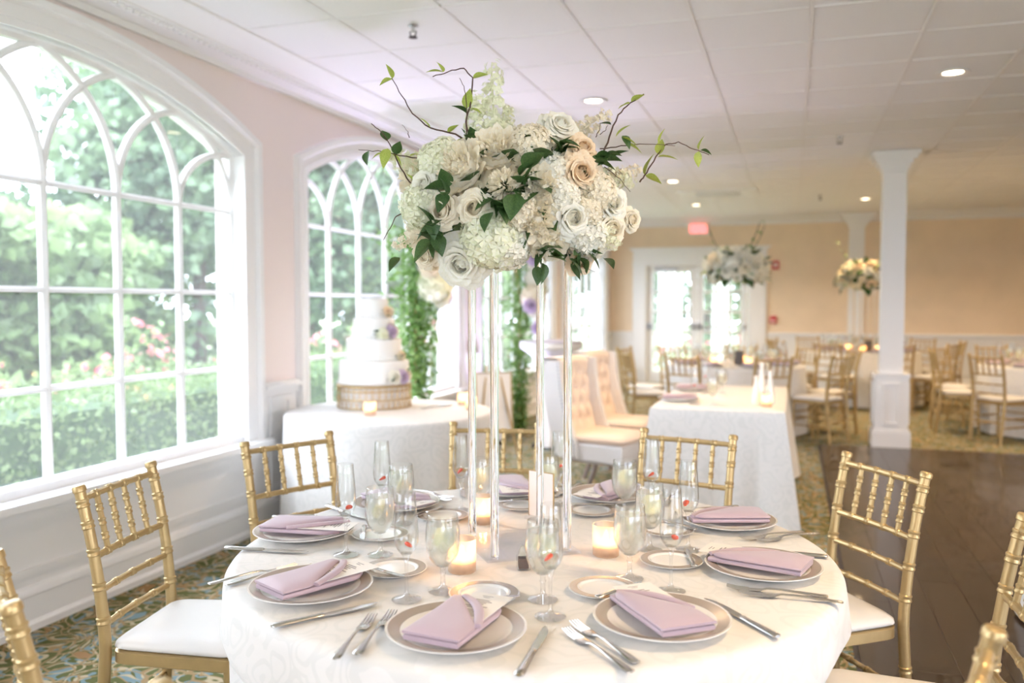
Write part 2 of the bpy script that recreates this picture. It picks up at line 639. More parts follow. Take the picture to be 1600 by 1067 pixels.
# wainscot on the piers, panels under the windows, chair rail, baseboard
segs = []
prev = BY
for c in WIN:
    segs.append((prev, c - HW - 0.16, 0.90))
    segs.append((c - HW - 0.16, c + HW + 0.16, SILL - 0.06))
    prev = c + HW + 0.16
segs.append((prev, FY, 0.90))
for y0, y1, top in segs:
    if y1 - y0 < 0.1:
        continue
    g = G()
    g.box(WX, WX + 0.012, y0, y1, 0, top)
    obj('wainscot_panel', g, M['white_paint'], wall_left)
    g = G()
    x1 = WX + 0.024
    z0, z1 = 0.24, top - 0.06
    a, b = y0 + 0.08, y1 - 0.08
    if b - a > 0.15:
        for (p, q, r, s_) in ((a, b, z0, z0 + 0.035), (a, b, z1 - 0.035, z1), (a, a + 0.035, z0 + 0.035, z1 - 0.035), (b - 0.035, b, z0 + 0.035, z1 - 0.035)):
            g.box(WX + 0.012, x1, p, q, r, s_)
        obj('panel_moulding', g, M['white_paint'], wall_left)
    if top > 0.8:
        g = G()
        for (xa, xb, za, zb) in ((0.0, 0.030, 0.86, 0.90), (0.0, 0.055, 0.90, 0.925), (0.0, 0.04, 0.925, 0.94)):
            g.box(WX, WX + xb, y0, y1, za, zb)
        obj('chair_rail', g, M['white_paint'], wall_left)


def sweep_y(g, prof, y0, y1):
    n = len(prof)
    g.add([(x, y0, z) for x, z in prof] + [(x, y1, z) for x, z in prof], [(i, (i + 1) % n, n + (i + 1) % n, n + i) for i in range(n)] + [tuple(range(n)), tuple(reversed(range(n, 2 * n)))])


def sweep_x(g, prof, x0, x1):
    n = len(prof)
    g.add([(x0, y, z) for y, z in prof] + [(x1, y, z) for y, z in prof], [(i, (i + 1) % n, n + (i + 1) % n, n + i) for i in range(n)] + [tuple(range(n)), tuple(reversed(range(n, 2 * n)))])


BASE = [(0, 0), (0.045, 0), (0.045, 0.03), (0.028, 0.045), (0.028, 0.15), (0.034, 0.155), (0.030, 0.18), (0.018, 0.195), (0, 0.2)]
g = G()
sweep_y(g, [(WX + x, z) for x, z in BASE], BY, FY)
struct('baseboard_left', g, M['white_paint'])
CROWN = [(0, 2.83), (0.03, 2.83), (0.035, 2.86), (0.07, 2.868), (0.09, 2.885), (0.16, 2.893), (0.165, 2.905), (0.26, 2.915), (0.29, 2.93), (0.34, 2.945), (0.345, 2.962), (0, 2.962)]
g = G()
sweep_y(g, [(WX + x, z) for x, z in CROWN], BY, FY)
t1 = struct('trim_1', g, M['white_paint'])
# carved band of the crown moulding: small beads
g = G()
yy = 2.9
while yy < 9.5:
    g.lathe([(0.002, -0.016), (0.018, -0.010), (0.022, 0.0), (0.016, 0.010), (0.002, 0.014)], 6, (WX + 0.125, yy, 2.884), False, False)
    yy += 0.048
tag(obj('carved_bead_band', g, M['white_paint'], t1), kind='stuff')

# far wall with the door opening
DX0, DX1, DTOP = -2.54, -0.742, 2.125
g = G()
g.box(WX - 0.2, DX0, FY, FY + 0.2, 0, CH + 0.1)
g.box(DX1, RXW + 0.2, FY, FY + 0.2, 0, CH + 0.1)
g.box(DX0, DX1, FY, FY + 0.2, DTOP, CH + 0.1)
wall_back = struct('wall_far', g, M['wall_far'], 0)
for (x0, x1) in ((WX, -2.8), (-0.42, 0.86), (1.16, RXW)):
    g = G()
    g.box(x0, x1, FY - 0.012, FY, 0, 0.90)
    obj('wainscot_panel', g, M['white_paint'], wall_back)
    g = G()
    g.box(x0, x1, FY - 0.03, FY, 0.86, 0.90)
    g.box(x0, x1, FY - 0.055, FY, 0.90, 0.925)
    g.box(x0, x1, FY - 0.04, FY, 0.925, 0.94)
    obj('chair_rail', g, M['white_paint'], wall_back)
    k = max(1, round((x1 - x0) / 1.1))
    for i in range(k):
        a, b = x0 + (x1 - x0) * i / k + 0.09, x0 + (x1 - x0) * (i + 1) / k - 0.09
        if b - a < 0.12:
            continue
        g = G()
        for (p, q, r, s_) in ((a, b, 0.26, 0.295), (a, b, 0.78, 0.815), (a, a + 0.035, 0.295, 0.78), (b - 0.035, b, 0.295, 0.78)):
            g.box(p, q, FY - 0.026, FY - 0.012, r, s_)
        obj('panel_moulding', g, M['white_paint'], wall_back)
g = G()
for (x0, x1) in ((WX, -2.8), (-0.42, RXW)):
    sweep_x(g, [(FY - x, z) for x, z in reversed(BASE)], x0, x1)
struct('baseboard_far', g, M['white_paint'])
g = G()
sweep_x(g, [(FY - x * 0.6, z) for x, z in reversed(CROWN)], WX, RXW)
struct('trim_2', g, M['white_paint'])
# right wall and the wall behind the camera (unseen openings added in both for more daylight)
g = G()
g.box(RXW, RXW + 0.2, BY - 0.2, -3.8, 0, CH + 0.1)
g.box(RXW, RXW + 0.2, 2.2, FY + 0.2, 0, CH + 0.1)
g.box(RXW, RXW + 0.2, -3.8, 2.2, 2.55, CH + 0.1)
g.box(RXW, RXW + 0.2, -3.8, 2.2, 0, 0.15)
struct('wall_right', g, M['wall_far'], 0)
g = G()
g.box(WX - 0.2, 0.4, BY - 0.2, BY, 0, CH + 0.1)
g.box(4.4, RXW + 0.2, BY - 0.2, BY, 0, CH + 0.1)
g.box(0.4, 4.4, BY - 0.2, BY, 2.55, CH + 0.1)
g.box(0.4, 4.4, BY - 0.2, BY, 0, 0.15)
struct('wall_near', g, M['wall_paint'], 0)
for nm, horiz, a0, a1 in (('window_6', True, 0.4, 4.4), ('window_7', False, -3.8, 2.2)):  # bars of the unseen openings added to brighten the ceiling
    wr = tag(link(nm, None), kind='structure')
    for i in range(7):
        t = a0 + (a1 - a0) * i / 6
        g = G()
        if horiz:
            g.box(t - 0.04, t + 0.04, BY - 0.14, BY - 0.06, 0.15, 2.55)
        else:
            g.box(RXW + 0.06, RXW + 0.14, t - 0.04, t + 0.04, 0.15, 2.55)
        obj('mullion', g, M['white_paint'], wr, 0)

# ceiling: slab, lay-in tiles, grid
g = G()
g.box(WX - 0.2, RXW + 0.2, BY - 0.2, FY + 0.2, CH + 0.03, CH + 0.13)
ceiling = struct('ceiling', g, M['tile'], 0)
TP = 0.6
XL = [0.07 + TP * k for k in range(-5, 11)]
YL = [4.68 + TP * k for k in range(-15, 19)]
g = G()
g.cbox(-0.291, 0.291, -0.291, 0.291, 0, 0.018, 0.004)
tile_me = mesh('ceiling_tile', g, M['tile'], 0)
cells = []
for i in range(len(XL) - 1):
    for j in range(len(YL) - 1):
        cells.append((XL[i] + TP / 2, YL[j] + TP / 2))
vis, rest = [], []
for x, y in cells:
    v = RW.transposed() @ Vector((x, y, CH - CAMZ))
    ok = False
    if v.z > 0.5:
        sx, sy = v.x / v.z * F + 800, v.y / v.z * F + 533.5
        ok = -250 < sx < 1850 and sy > -250
    (vis if ok else rest).append((math.hypot(x, y), x, y))
vis.sort()
rest += vis[300:]
for _, x, y in vis[:300]:
    link('ceiling_tile', tile_me, ceiling, (x, y, CH + 0.0025 + rnd.uniform(-0.0008, 0.0008)))
g = G()
for _, x, y in rest:
    g.box(x - 0.291, x + 0.291, y - 0.291, y + 0.291, CH, CH + 0.018)
tag(obj('ceiling_tile_field', g, M['tile'], ceiling, 0), kind='stuff')
for x in XL:
    g = G()
    g.box(x - 0.012, x + 0.012, BY, FY, CH - 0.004, CH + 0.028)
    obj('grid_runner', g, M['grid'], ceiling, 0)
for y in YL:
    if y < FY:
        g = G()
        g.box(WX, RXW, y - 0.011, y + 0.011, CH - 0.002, CH + 0.026)
        obj('grid_cross_tee', g, M['grid'], ceiling, 0)
g = G()
g.box(WX, XL[0], BY, FY, CH + 0.002, CH + 0.028)
obj('ceiling_border', g, M['tile'], ceiling, 0)

# dance floor of planks
g = G()
g.box(0.26, RXW, -3.0, 9.22, 0.0, 0.004)
dance = struct('floor_dance', g, M['dark'], 0)
pw, plen = 0.18, 1.6
pl_me = []
for k in range(3):
    g = G()
    g.cbox(0.0006, pw - 0.0006, 0.0006, plen - 0.0006, 0, 0.010, 0.0006)
    mm = M['wood'] if k == 0 else mat('dark_dance_floor_%d' % k, ((0.039, 0.023, 0.015), (0.048, 0.029, 0.019))[k - 1], 0.25, var=0.25, vscale=7, coat=0.2)
    pl_me.append(mesh('plank', g, mm, 0))
k = 0
planks = []
x = 0.28
while x + pw < RXW - 0.05:
    off = (0, 0.8, 0.4, 1.2)[k % 4]
    y = 9.21 - plen + off
    while y > -1.0:
        if y + plen > 9.215:
            L = 9.21 - y
        else:
            L = plen
        planks.append((x, y, L))
        y -= plen
    k += 1
    x += pw
planks.sort(key=lambda p: p[0] ** 2 + (p[1] - 3) ** 2)
for x, y, L in planks[:300]:
    o = link('plank', rnd.choice(pl_me), dance, (x, y, 0.003))
    o.scale = (1, L / plen, 1)


# ------------------------------------------------------------------ windows
def offset_path(pts, d):
    """offset a 2D polyline outward (left-hand normal), mitred"""
    out = []
    n = len(pts)
    for i, p in enumerate(pts):
        a = pts[max(i - 1, 0)]
        b = pts[min(i + 1, n - 1)]
        d1 = Vector((p[0] - a[0], p[1] - a[1])) if i > 0 else Vector((b[0] - p[0], b[1] - p[1]))
        d2 = Vector((b[0] - p[0], b[1] - p[1])) if i < n - 1 else d1
        d1.normalize()
        d2.normalize()
        n1, n2 = Vector((-d1.y, d1.x)), Vector((-d2.y, d2.x))
        mm = (n1 + n2).normalized()
        k = d / max(0.4, mm.dot(n1))
        out.append((p[0] + mm.x * k, p[1] + mm.y * k))
    return out


def arch_path(hw, z0, top, R, n=24):
    p = [(-hw, z0)]
    for i in range(n + 1):
        d = -hw + 2 * hw * i / n
        p.append((d, arch(d, top, R)))
    p.append((hw, z0))
    return p


def profile_sweep(g, path, prof):
    """prof: closed list of (offset outward, x)"""
    n = len(prof)
    offs = {}
    rings = []
    for o_, x_ in prof:
        if o_ not in offs:
            offs[o_] = offset_path(path, o_)
    vs_, fs_ = [], []
    for i in range(len(path)):
        for o_, x_ in prof:
            q = offs[o_][i]
            vs_.append((x_, q[0], q[1]))
    for i in range(len(path) - 1):
        for j in range(n):
            k = (j + 1) % n
            fs_.append((i * n + j, i * n + k, (i + 1) * n + k, (i + 1) * n + j))
    fs_.append(tuple(range(n)))
    fs_.append(tuple(reversed(range((len(path) - 1) * n, len(path) * n))))
    g.add(vs_, fs_)


def bar(g, pts, wid, x0, x1):
    """a bar of rectangular section following a 2D (y,z) polyline"""
    l = offset_path(pts, wid / 2)
    r = offset_path(pts, -wid / 2)
    vs_, fs_ = [], []
    xm = x1 + 0.012
    for i in range(len(pts)):
        vs_ += [(x0, *l[i]), (x1, *l[i]), (xm, *pts[i]), (x1, *r[i]), (x0, *r[i])]
    for i in range(len(pts) - 1):
        for j in range(5):
            k = (j + 1) % 5
            fs_.append((i * 5 + j, i * 5 + k, i * 5 + 5 + k, i * 5 + 5 + j))
    fs_.append((4, 3, 2, 1, 0))
    fs_.append(tuple(range((len(pts) - 1) * 5, len(pts) * 5)))
    g.add(vs_, fs_)


BAY = HW * 2 / 6
GX = -3.315        # glass plane


def window_meshes():
    out = []
    # casing on the room side
    path = arch_path(OH - 0.03, SILL - 0.03, ATOP, AR)
    g = G()
    x = WX
    profile_sweep(g, path, [(0.0, x - 0.02), (0.0, x + 0.02), (0.03, x + 0.024), (0.04, x + 0.014), (0.095, x + 0.022), (0.11, x + 0.05), (0.145, x + 0.05), (0.15, x - 0.01)])
    out.append(('casing', g, M['white_paint']))
    # fixed frame inside the reveal
    g = G()
    profile_sweep(g, path, [(-0.02, GX - 0.03), (-0.02, GX + 0.02), (0.0, GX + 0.035), (0.0, WX + 0.0), (0.035, WX + 0.0), (0.035, GX - 0.03)])
    out.append(('frame', g, M['white_paint']))
    g = G()
    g.box(WX - 0.12, WX + 0.10, -HW - 0.17, HW + 0.17, SILL - 0.055, SILL - 0.02)
    g.box(WX - 0.01, WX + 0.05, -HW - 0.16, HW + 0.16, SILL - 0.12, SILL - 0.055)
    g.box(GX - 0.03, WX - 0.02, -HW, HW, SILL - 0.03, SILL + 0.02)
    out.append(('sill', g, M['white_paint']))
    for k in range(1, 6):
        y = -HW + BAY * k
        g = G()
        bar(g, [(y, SILL), (y, SPR)], 0.036, GX - 0.015, GX + 0.012)
        out.append(('mullion', g, M['white_paint']))
    for z in (SPR, 1.515, 1.05):
        g = G()
        bar(g, [(-HW, z), (HW, z)], 0.028, GX - 0.015, GX + 0.008)
        out.append(('muntin', g, M['white_paint']))
    for k in range(0, 7):
        for s in (-1, 1):
            k2 = k + s
            if not 0 <= k2 <= 6:
                continue
            y0, y1 = -HW + BAY * k, -HW + BAY * k2
            h = arch(min(abs(y1), HW)) - SPR
            if h < BAY:
                pts = [(y0 + s * BAY * (1 - math.cos(t)), SPR + h * math.sin(t)) for t in [PI / 2 * i / 12 for i in range(13)]]
            else:
                r = (BAY * BAY + h * h) / (2 * BAY)
                tm = math.asin(min(1, h / r))
                if BAY > r:
                    tm = PI - tm
                pts = [(y0 + s * r * (1 - math.cos(t)), SPR + r * math.sin(t)) for t in [tm * i / 12 for i in range(13)]]
            pts = [(p[0], min(p[1], arch(min(abs(p[0]), HW)))) for p in pts]
            g = G()
            bar(g, pts, 0.034, GX - 0.015, GX + 0.014)
            out.append(('tracery_bar', g, M['white_paint']))
    zs = [SILL, 1.05, 1.515, SPR]
    for i in range(6):
        y0, y1 = -HW + BAY * i, -HW + BAY * (i + 1)
        for j in range(3):
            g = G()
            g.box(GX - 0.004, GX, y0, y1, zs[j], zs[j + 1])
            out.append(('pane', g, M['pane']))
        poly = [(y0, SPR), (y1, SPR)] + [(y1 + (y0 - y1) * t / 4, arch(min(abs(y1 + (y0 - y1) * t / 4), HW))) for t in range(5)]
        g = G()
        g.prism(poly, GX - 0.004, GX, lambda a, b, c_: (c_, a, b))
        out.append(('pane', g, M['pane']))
    return [(n_, mesh(n_, g_, m_, 35)) for n_, g_, m_ in out]


WM = window_meshes()
for k, c in enumerate(WIN):
    wroot = link('window_%d' % (k + 1), None, None, (0, c, 0))
    tag(wroot, kind='structure')
    for n_, me in WM:
        link(n_, me, wroot)

# ------------------------------------------------------------------ double door with glass lights
droot = link('door_1', None, None, (0, FY, 0))
tag(droot, kind='structure')
g = G()
for x0, x1 in ((-2.79, DX0), (DX1, -0.437)):
    g.box(x0, x1, -0.04, 0.0, 0, DTOP)
    g.box(x0 + 0.03, x1 - 0.03, -0.055, -0.04, 0.2, DTOP - 0.02)
g.box(-2.79, -0.437, -0.04, 0, DTOP, 2.40)
g.box(-2.82, -0.407, -0.075, 0, 2.40, 2.43)
g.box(-2.85, -0.377, -0.10, 0, 2.43, 2.46)
g.box(-2.80, -0.427, -0.055, 0, DTOP, DTOP + 0.05)
obj('casing', g, M['white_paint'], droot)
mid = (DX0 + DX1) / 2
for s, (x0, x1) in enumerate(((DX0, mid - 0.003), (mid + 0.003, DX1))):
    g = G()
    st = 0.11
    g.box(x0, x0 + st, 0.05, 0.095, 0.01, DTOP)
    g.box(x1 - st, x1, 0.05, 0.095, 0.01, DTOP)
    g.box(x0 + st, x1 - st, 0.05, 0.095, 0.01, 0.22)
    g.box(x0 + st, x1 - st, 0.05, 0.095, DTOP - 0.11, DTOP)
    leaf = obj('door_leaf', g, M['white_paint'], droot)
    for i in range(1, 3):
        xx = x0 + st + (x1 - x0 - 2 * st) * i / 3
        g = G()
        g.box(xx - 0.02, xx + 0.02, 0.055, 0.09, 0.22, DTOP - 0.11)
        obj('muntin', g, M['white_paint'], leaf)
    for i in range(1, 5):
        zz = 0.22 + (DTOP - 0.33) * i / 5
        g = G()
        g.box(x0 + st, x1 - st, 0.062, 0.083, zz - 0.02, zz + 0.02)
        obj('muntin', g, M['white_paint'], leaf)
    for i in range(3):
        for j in range(5):
            xa = x0 + st + (x1 - x0 - 2 * st) * i / 3
            xb = x0 + st + (x1 - x0 - 2 * st) * (i + 1) / 3
            za = 0.22 + (DTOP - 0.33) * j / 5
            zb = 0.22 + (DTOP - 0.33) * (j + 1) / 5
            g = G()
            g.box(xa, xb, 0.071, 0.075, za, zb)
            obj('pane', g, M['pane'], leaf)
    g = G()
    g.box(x0 + 0.02, x1 - 0.02, 0.0, 0.02, 1.01, 1.04)
    for xx in (x0 + 0.04, x1 - 0.04):
        g.box(xx - 0.025, xx + 0.025, 0.0, 0.05, 0.98, 1.09)
    obj('push_bar', g, M['chrome'], leaf)
g = G()
g.box(mid - 0.95 + 0.2, mid - 0.35, 0.02, 0.05, DTOP - 0.09, DTOP - 0.04)
obj('door_closer', g, M['chrome'], droot)

# ------------------------------------------------------------------ column and pilaster
g = G()
hb = 0.18


def sq(g, h, z0, z1, cx=0, cy_=0):
    g.box(cx - h, cx + h, cy_ - h, cy_ + h, z0, z1)


colm = link('trim_3', None, None, (0.95, 9.42, 0))
tag(colm, kind='structure')
sq(g, 0.180, 0, 0.16)
sq(g, 0.172, 0.16, 0.185)
sq(g, 0.155, 0.185, 0.70)
sq(g, 0.165, 0.70, 0.72)
sq(g, 0.172, 0.72, 0.745)
obj('pedestal', g, M['white_paint'], colm)
for a in range(4):
    g = G()
    for (p, q, r, s_) in ((-0.08, 0.08, 0.23, 0.258), (-0.08, 0.08, 0.632, 0.66), (-0.08, -0.052, 0.258, 0.632), (0.052, 0.08, 0.258, 0.632)):
        g.box(p, q, -0.176, -0.155, r, s_)
    obj('panel_moulding', g, M['white_paint'], colm, rot=(0, 0, a * PI / 2))
g = G()
sq(g, 0.108, 0.745, 2.80)
obj('shaft', g, M['white_paint'], colm)
g = G()
for h, z0, z1 in ((0.120, 2.76, 2.79), (0.135, 2.79, 2.83), (0.16, 2.83, 2.87), (0.195, 2.87, 2.91), (0.22, 2.91, 2.953)):
    sq(g, h, z0, z1)
obj('capital', g, M['white_paint'], colm)

pil = link('trim_4', None, None, (1.01, FY, 0))
tag(pil, kind='structure')
g = G()
g.box(-0.15, 0.15, -0.07, 0, 0, 0.74)
g.box(-0.17, 0.17, -0.09, 0, 0.0, 0.2)
g.box(-0.165, 0.165, -0.085, 0, 0.9, 0.94)
g.box(-0.125, 0.125, -0.055, 0, 0.74, 2.76)
obj('shaft', g, M['white_paint'], pil)
g = G()
for p, q in ((-0.085, -0.07), (0.07, 0.085)):
    g.box(p, q, -0.063, -0.055, 1.0, 2.7)
obj('fluting', g, M['white_paint'], pil)
g = G()
for h, z0, z1 in ((0.15, 2.74, 2.79), (0.19, 2.79, 2.84), (0.24, 2.84, 2.90), (0.28, 2.90, 2.953)):
    g.box(-h, h, -h * 0.8, 0, z0, z1)
obj('capital', g, M['white_paint'], pil)

# ------------------------------------------------------------------ ceiling fittings
g = G()
g.lathe([(0.062, 0.016), (0.075, 0.006), (0.098, 0.0), (0.104, -0.003), (0.104, -0.007), (0.07, -0.006), (0.06, 0.004)], 28, cap0=False, cap1=False)
ring_me = mesh('trim_ring', g, M['white_paint'], 50)
g = G()
g.lathe([(0.0005, 0.0), (0.066, 0.0), (0.066, 0.004), (0.0005, 0.004)], 24, cap0=False, cap1=False)
lens_me = mesh('lens', g, M['lens'], 50)
LAMP_W = 29.0
lamp_d = bpy.data.lights.new('downlight', 'SPOT')
lamp_d.energy = LAMP_W * 4
lamp_d.color = (1.0, 0.70, 0.40)
lamp_d.spot_size = math.radians(150)
lamp_d.spot_blend = 1.0
lamp_d.shadow_soft_size = 0.06
LL = [(-1.43, 6.28, 'small lit recessed ceiling light just above the tall white flower arrangement'),
      (0.97, 6.25, 'large lit recessed ceiling light at upper right, nearest the camera'),
      (-1.43, 10.7, 'lit recessed ceiling light left of the air vent'),
      (0.97, 10.68, 'lit recessed ceiling light just left of the column capital'),
      (0.97, 13.33, 'small lit recessed ceiling light beside the column, lower of the two'),
      (-1.43, 13.35, 'faint far recessed ceiling light below the air vent'),
      (3.4, 6.25, None), (3.4, 10.7, None), (3.4, 13.3, None), (3.4, 8.5, None), (0.97, 1.9, None), (3.4, 1.9, None), (0.97, -1.8, None), (-1.43, -1.8, None)]
for x, y, lab in LL:
    r = thing('recessed_light', lab or 'recessed ceiling light outside the picture', 'ceiling light', (x, y, CH - 0.004), 0, 'recessed ceiling lights')
    link('trim_ring', ring_me, r)
    link('lens', lens_me, r, (0, 0, 0.002))
    lo = bpy.data.objects.new('downlight', lamp_d)
    COL.objects.link(lo)
    lo.parent = r
    lo.location = (0, 0, -0.015)

r = thing('air_vent', 'rectangular white ceiling air vent with dark slots', 'air vent', (-0.99, 11.95, CH))
g = G()
for p in ((-0.52, 0.52, -0.30, -0.24), (-0.52, 0.52, 0.24, 0.30), (-0.52, -0.30, -0.24, 0.24), (0.30, 0.52, -0.24, 0.24)):
    g.box(*p, -0.022, 0.0)
obj('frame', g, M['white_paint'], r)
g = G()
g.box(-0.30, 0.30, -0.24, 0.24, -0.010, -0.004)
obj('backing', g, M['dark'], r)
for i in range(5):
    g = G()
    g.box(-0.30, 0.30, -0.20 + i * 0.09, -0.16 + i * 0.09, -0.018, -0.012)
    obj('slat', g, M['white_paint'], r)
for x, y, lab in ((-1.98, 4.30, 'small dark fire sprinkler head on the near ceiling tile'), (0.38, 8.31, 'tiny sprinkler head on ceiling tiles left of the column'), (0.34, 12.72, 'tiny far sprinkler head on the ceiling near the back wall')):
    r = thing('sprinkler', lab, 'sprinkler', (x, y, CH), 0, 'ceiling sprinklers')
    g = G()
    g.lathe([(0.028, 0.0), (0.028, -0.006), (0.012, -0.010), (0.010, -0.035)], 12)
    obj('escutcheon', g, M['chrome'], r)
    g = G()
    g.tube([(-0.018, 0, -0.03), (-0.016, 0, -0.05), (0, 0, -0.062)], 0.0035, 6)
    g.tube([(0.018, 0, -0.03), (0.016, 0, -0.05), (0, 0, -0.062)], 0.0035, 6)
    g.lathe([(0.024, -0.066), (0.024, -0.062), (0.004, -0.060)], 12)
    obj('deflector', g, M['dark'], r)

# exit sign, alarm strobe, pull station on the far wall
r = thing('exit_sign', 'lit red EXIT sign above the glass double door', 'exit sign', (-1.615, FY, 2.66))
g = G()
g.cbox(-0.195, 0.195, -0.06, 0.0, 0, 0.225, 0.006)
obj('housing', g, M['exit_face'], r)
g = G()
g.box(-0.155, 0.155, -0.064, -0.060, 0.035, 0.205)
obj('lit_face', g, M['exit_glow'], r)
cu = bpy.data.curves.new('exit_letters', 'FONT')
cu.body = 'EXIT'
cu.size = 0.15
cu.extrude = 0.003
cu.align_x = 'CENTER'
tmp = bpy.data.objects.new('tmp', cu)
COL.objects.link(tmp)
dg = bpy.context.evaluated_depsgraph_get()
me = bpy.data.meshes.new_from_object(tmp.evaluated_get(dg))
bpy.data.objects.remove(tmp)
me.materials.clear()
me.materials.append(M['exit_red'])
link('letters', me, r, (0, -0.067, 0.07), (PI / 2, 0, 0))
r = thing('fire_alarm_strobe', 'red fire alarm strobe with white lens right of the door', 'fire alarm', (-0.295, FY, 2.04))
g = G()
g.cbox(-0.06, 0.06, -0.045, 0, 0, 0.15, 0.006)
obj('housing', g, M['alarm_red'], r)
g = G()
g.cbox(-0.025, 0.025, -0.07, -0.045, 0.04, 0.11, 0.006)
obj('lens', g, M['paper'], r)
r = thing('fire_pull_station', 'small red fire pull box on wall beside the door', 'fire alarm', (-0.326, FY, 1.10))
g = G()
g.cbox(-0.055, 0.055, -0.05, 0, 0, 0.13, 0.006)
obj('housing', g, M['alarm_red'], r)
g = G()
g.box(-0.035, 0.035, -0.062, -0.05, 0.03, 0.055)
obj('handle', g, M['paper'], r)


# ------------------------------------------------------------------ chiavari chair
def post_y(z):
    if z < 0.45:
        return -0.225 + 0.04 * (z / 0.45)
    t = (z - 0.45) / 0.47
    return -0.185 - 0.02 * t - 0.05 * t * t


def ringed(L, rings, r0, rr, n=None, taper=None):
    """(s, radius) pairs along a length L with raised double rings at given positions"""
    st = {0.0, L}
    for q in rings:
        for e in (-0.012, -0.009, -0.005, -0.002, 0.0, 0.002, 0.005, 0.009, 0.012):
            if 0 < q + e < L:
                st.add(round(q + e, 5))
    out = []
    for s in sorted(st):
        b = 0
        for q in rings:
            d = abs(s - q)
            if 0.0035 < d < 0.0105:
                b = max(b, 1.0)
            elif d <= 0.0035:
                b = max(b, 0.35)
        rad = r0 if taper is None else taper(s / L) * r0
        out.append((s, rad + b * rr))
    return out


def rail(g, a, b, r, rings=3, rr=0.003, n=8, bow=0.0):
    a, b = Vector(a), Vector(b)
    L = (b - a).length
    pr = ringed(L, [L * (i + 1) / (rings + 1) for i in range(rings)], r, rr)
    pts = [a + (b - a) * (s / L) + Vector((0, -bow * math.sin(PI * s / L), 0)) for s, _ in pr]
    g.tube(pts, [q for _, q in pr], n)


def make_chair():
    c = thing('chiavari_chair', '', 'chair')
    H = 0.925
    for s in (-1, 1):
        g = G()
        pr = ringed(H - 0.03, [0.10, 0.30, 0.53, 0.63, 0.73, 0.81, 0.872], 0.0168, 0.0030, taper=lambda t: 0.88 + 0.14 * math.sin(PI * min(1, t * 1.25)) + 0.06 * t)
        dense = []
        for (s0, r0), (s1, r1) in zip(pr[:-1], pr[1:]):
            k = max(1, int((s1 - s0) / 0.04))
            for i in range(k):
                dense.append((s0 + (s1 - s0) * i / k, r0 + (r1 - r0) * i / k))
        dense += [(H - 0.024, 0.0158), (H - 0.020, 0.0162), (H - 0.018, 0.0192), (H - 0.007, 0.0194), (H - 0.002, 0.0165), (H, 0.010)]
        xs = lambda z: s * (0.178 + 0.012 * (z / 0.9))
        g.tube([(xs(z), post_y(z), z) for z, _ in dense], [q for _, q in dense], 12)
        obj('back_post', g, M['gold'], c)
        g = G()
        pr = ringed(0.43, [0.08, 0.2, 0.32], 0.0155, 0.0028)
        g.tube([(s * (0.192 - 0.01 * z), 0.205 - 0.03 * z, z) for z, _ in pr], [q for _, q in pr], 10)
        obj('leg', g, M['gold'], c)
    for z, r, nr in ((0.885, 0.0105, 4), (0.715, 0.0105, 4), (0.615, 0.0095, 3), (0.515, 0.0095, 3)):
        g = G()
        x = 0.178 + 0.012 * (z / 0.9)
        rail(g, (-x, post_y(z), z), (x, post_y(z), z), r, nr, 0.0028, 8, 0.012)
        obj('back_rail', g, M['gold'], c)
    for i in range(4):
        x = -0.108 + 0.072 * i
        g = G()
        bow = -0.012 * math.sin(PI * (x + 0.19) / 0.38)
        rail(g, (x, post_y(0.715) + bow, 0.715), (x, post_y(0.885) + bow, 0.885), 0.0085, 3, 0.0028, 8)
        obj('spindle', g, M['gold'], c)

    def outline(k, n=10):
        # rounded trapezoid seat, k = inset
        base = [(-0.185 + k, -0.175 + k), (0.185 - k, -0.175 + k), (0.208 - k, 0.222 - k), (-0.208 + k, 0.222 - k)]
        out = []
        r = 0.05
        for i in range(4):
            p, a, b = Vector(base[i]), Vector(base[i - 1]), Vector(base[(i + 1) % 4])
            da, db = (a - p).normalized(), (b - p).normalized()
            s_, e_ = p + da * r, p + db * r
            for t in range(n + 1):
                u = t / n
                q = s_ * (1 - u) ** 2 + p * 2 * u * (1 - u) + e_ * u * u
                out.append((q.x, q.y))
        return out

    def loft(g, rings):
        n = len(rings[0][0])
        vs_, fs_ = [], []
        for o_, z in rings:
            vs_ += [(x, y, z) for x, y in o_]
        for k in range(len(rings) - 1):
            for i in range(n):
                j = (i + 1) % n
                fs_.append((k * n + i, k * n + j, (k + 1) * n + j, (k + 1) * n + i))
        fs_.append(tuple(reversed(range(n))))
        fs_.append(tuple(range((len(rings) - 1) * n, len(rings) * n)))
        g.add(vs_, fs_)
    g = G()
    loft(g, [(outline(0.006), 0.400), (outline(0.0), 0.404), (outline(0.0), 0.436), (outline(0.006), 0.440)])
    obj('seat_frame', g, M['gold'], c)
    g = G()
    loft(g, [(outline(0.012), 0.4405), (outline(0.0), 0.449), (outline(0.002), 0.460), (outline(0.015), 0.471), (outline(0.045), 0.479), (outline(0.09), 0.483)])
    obj('cushion', g, M['cushion'], c, 70)
    for a, b in (((-0.19, 0.2, 0.22), (0.19, 0.2, 0.22)), ((-0.19, 0.2, 0.30), (0.19, 0.2, 0.30)), ((-0.18, -0.205, 0.22), (0.18, -0.205, 0.22))):
        g = G()
        rail(g, a, b, 0.009, 3, 0.0026)
        obj('stretcher', g, M['gold'], c)
    for s in (-1, 1):
        for z in (0.17, 0.26):
            g = G()
            rail(g, (s * 0.188, 0.2, z), (s * 0.18, -0.2, z), 0.009, 3, 0.0026)
            obj('stretcher', g, M['gold'], c)
    return c


CHAIR = make_chair()
CU = []
CHPOS = []
TC = Vector((-0.69, 2.28, 0))


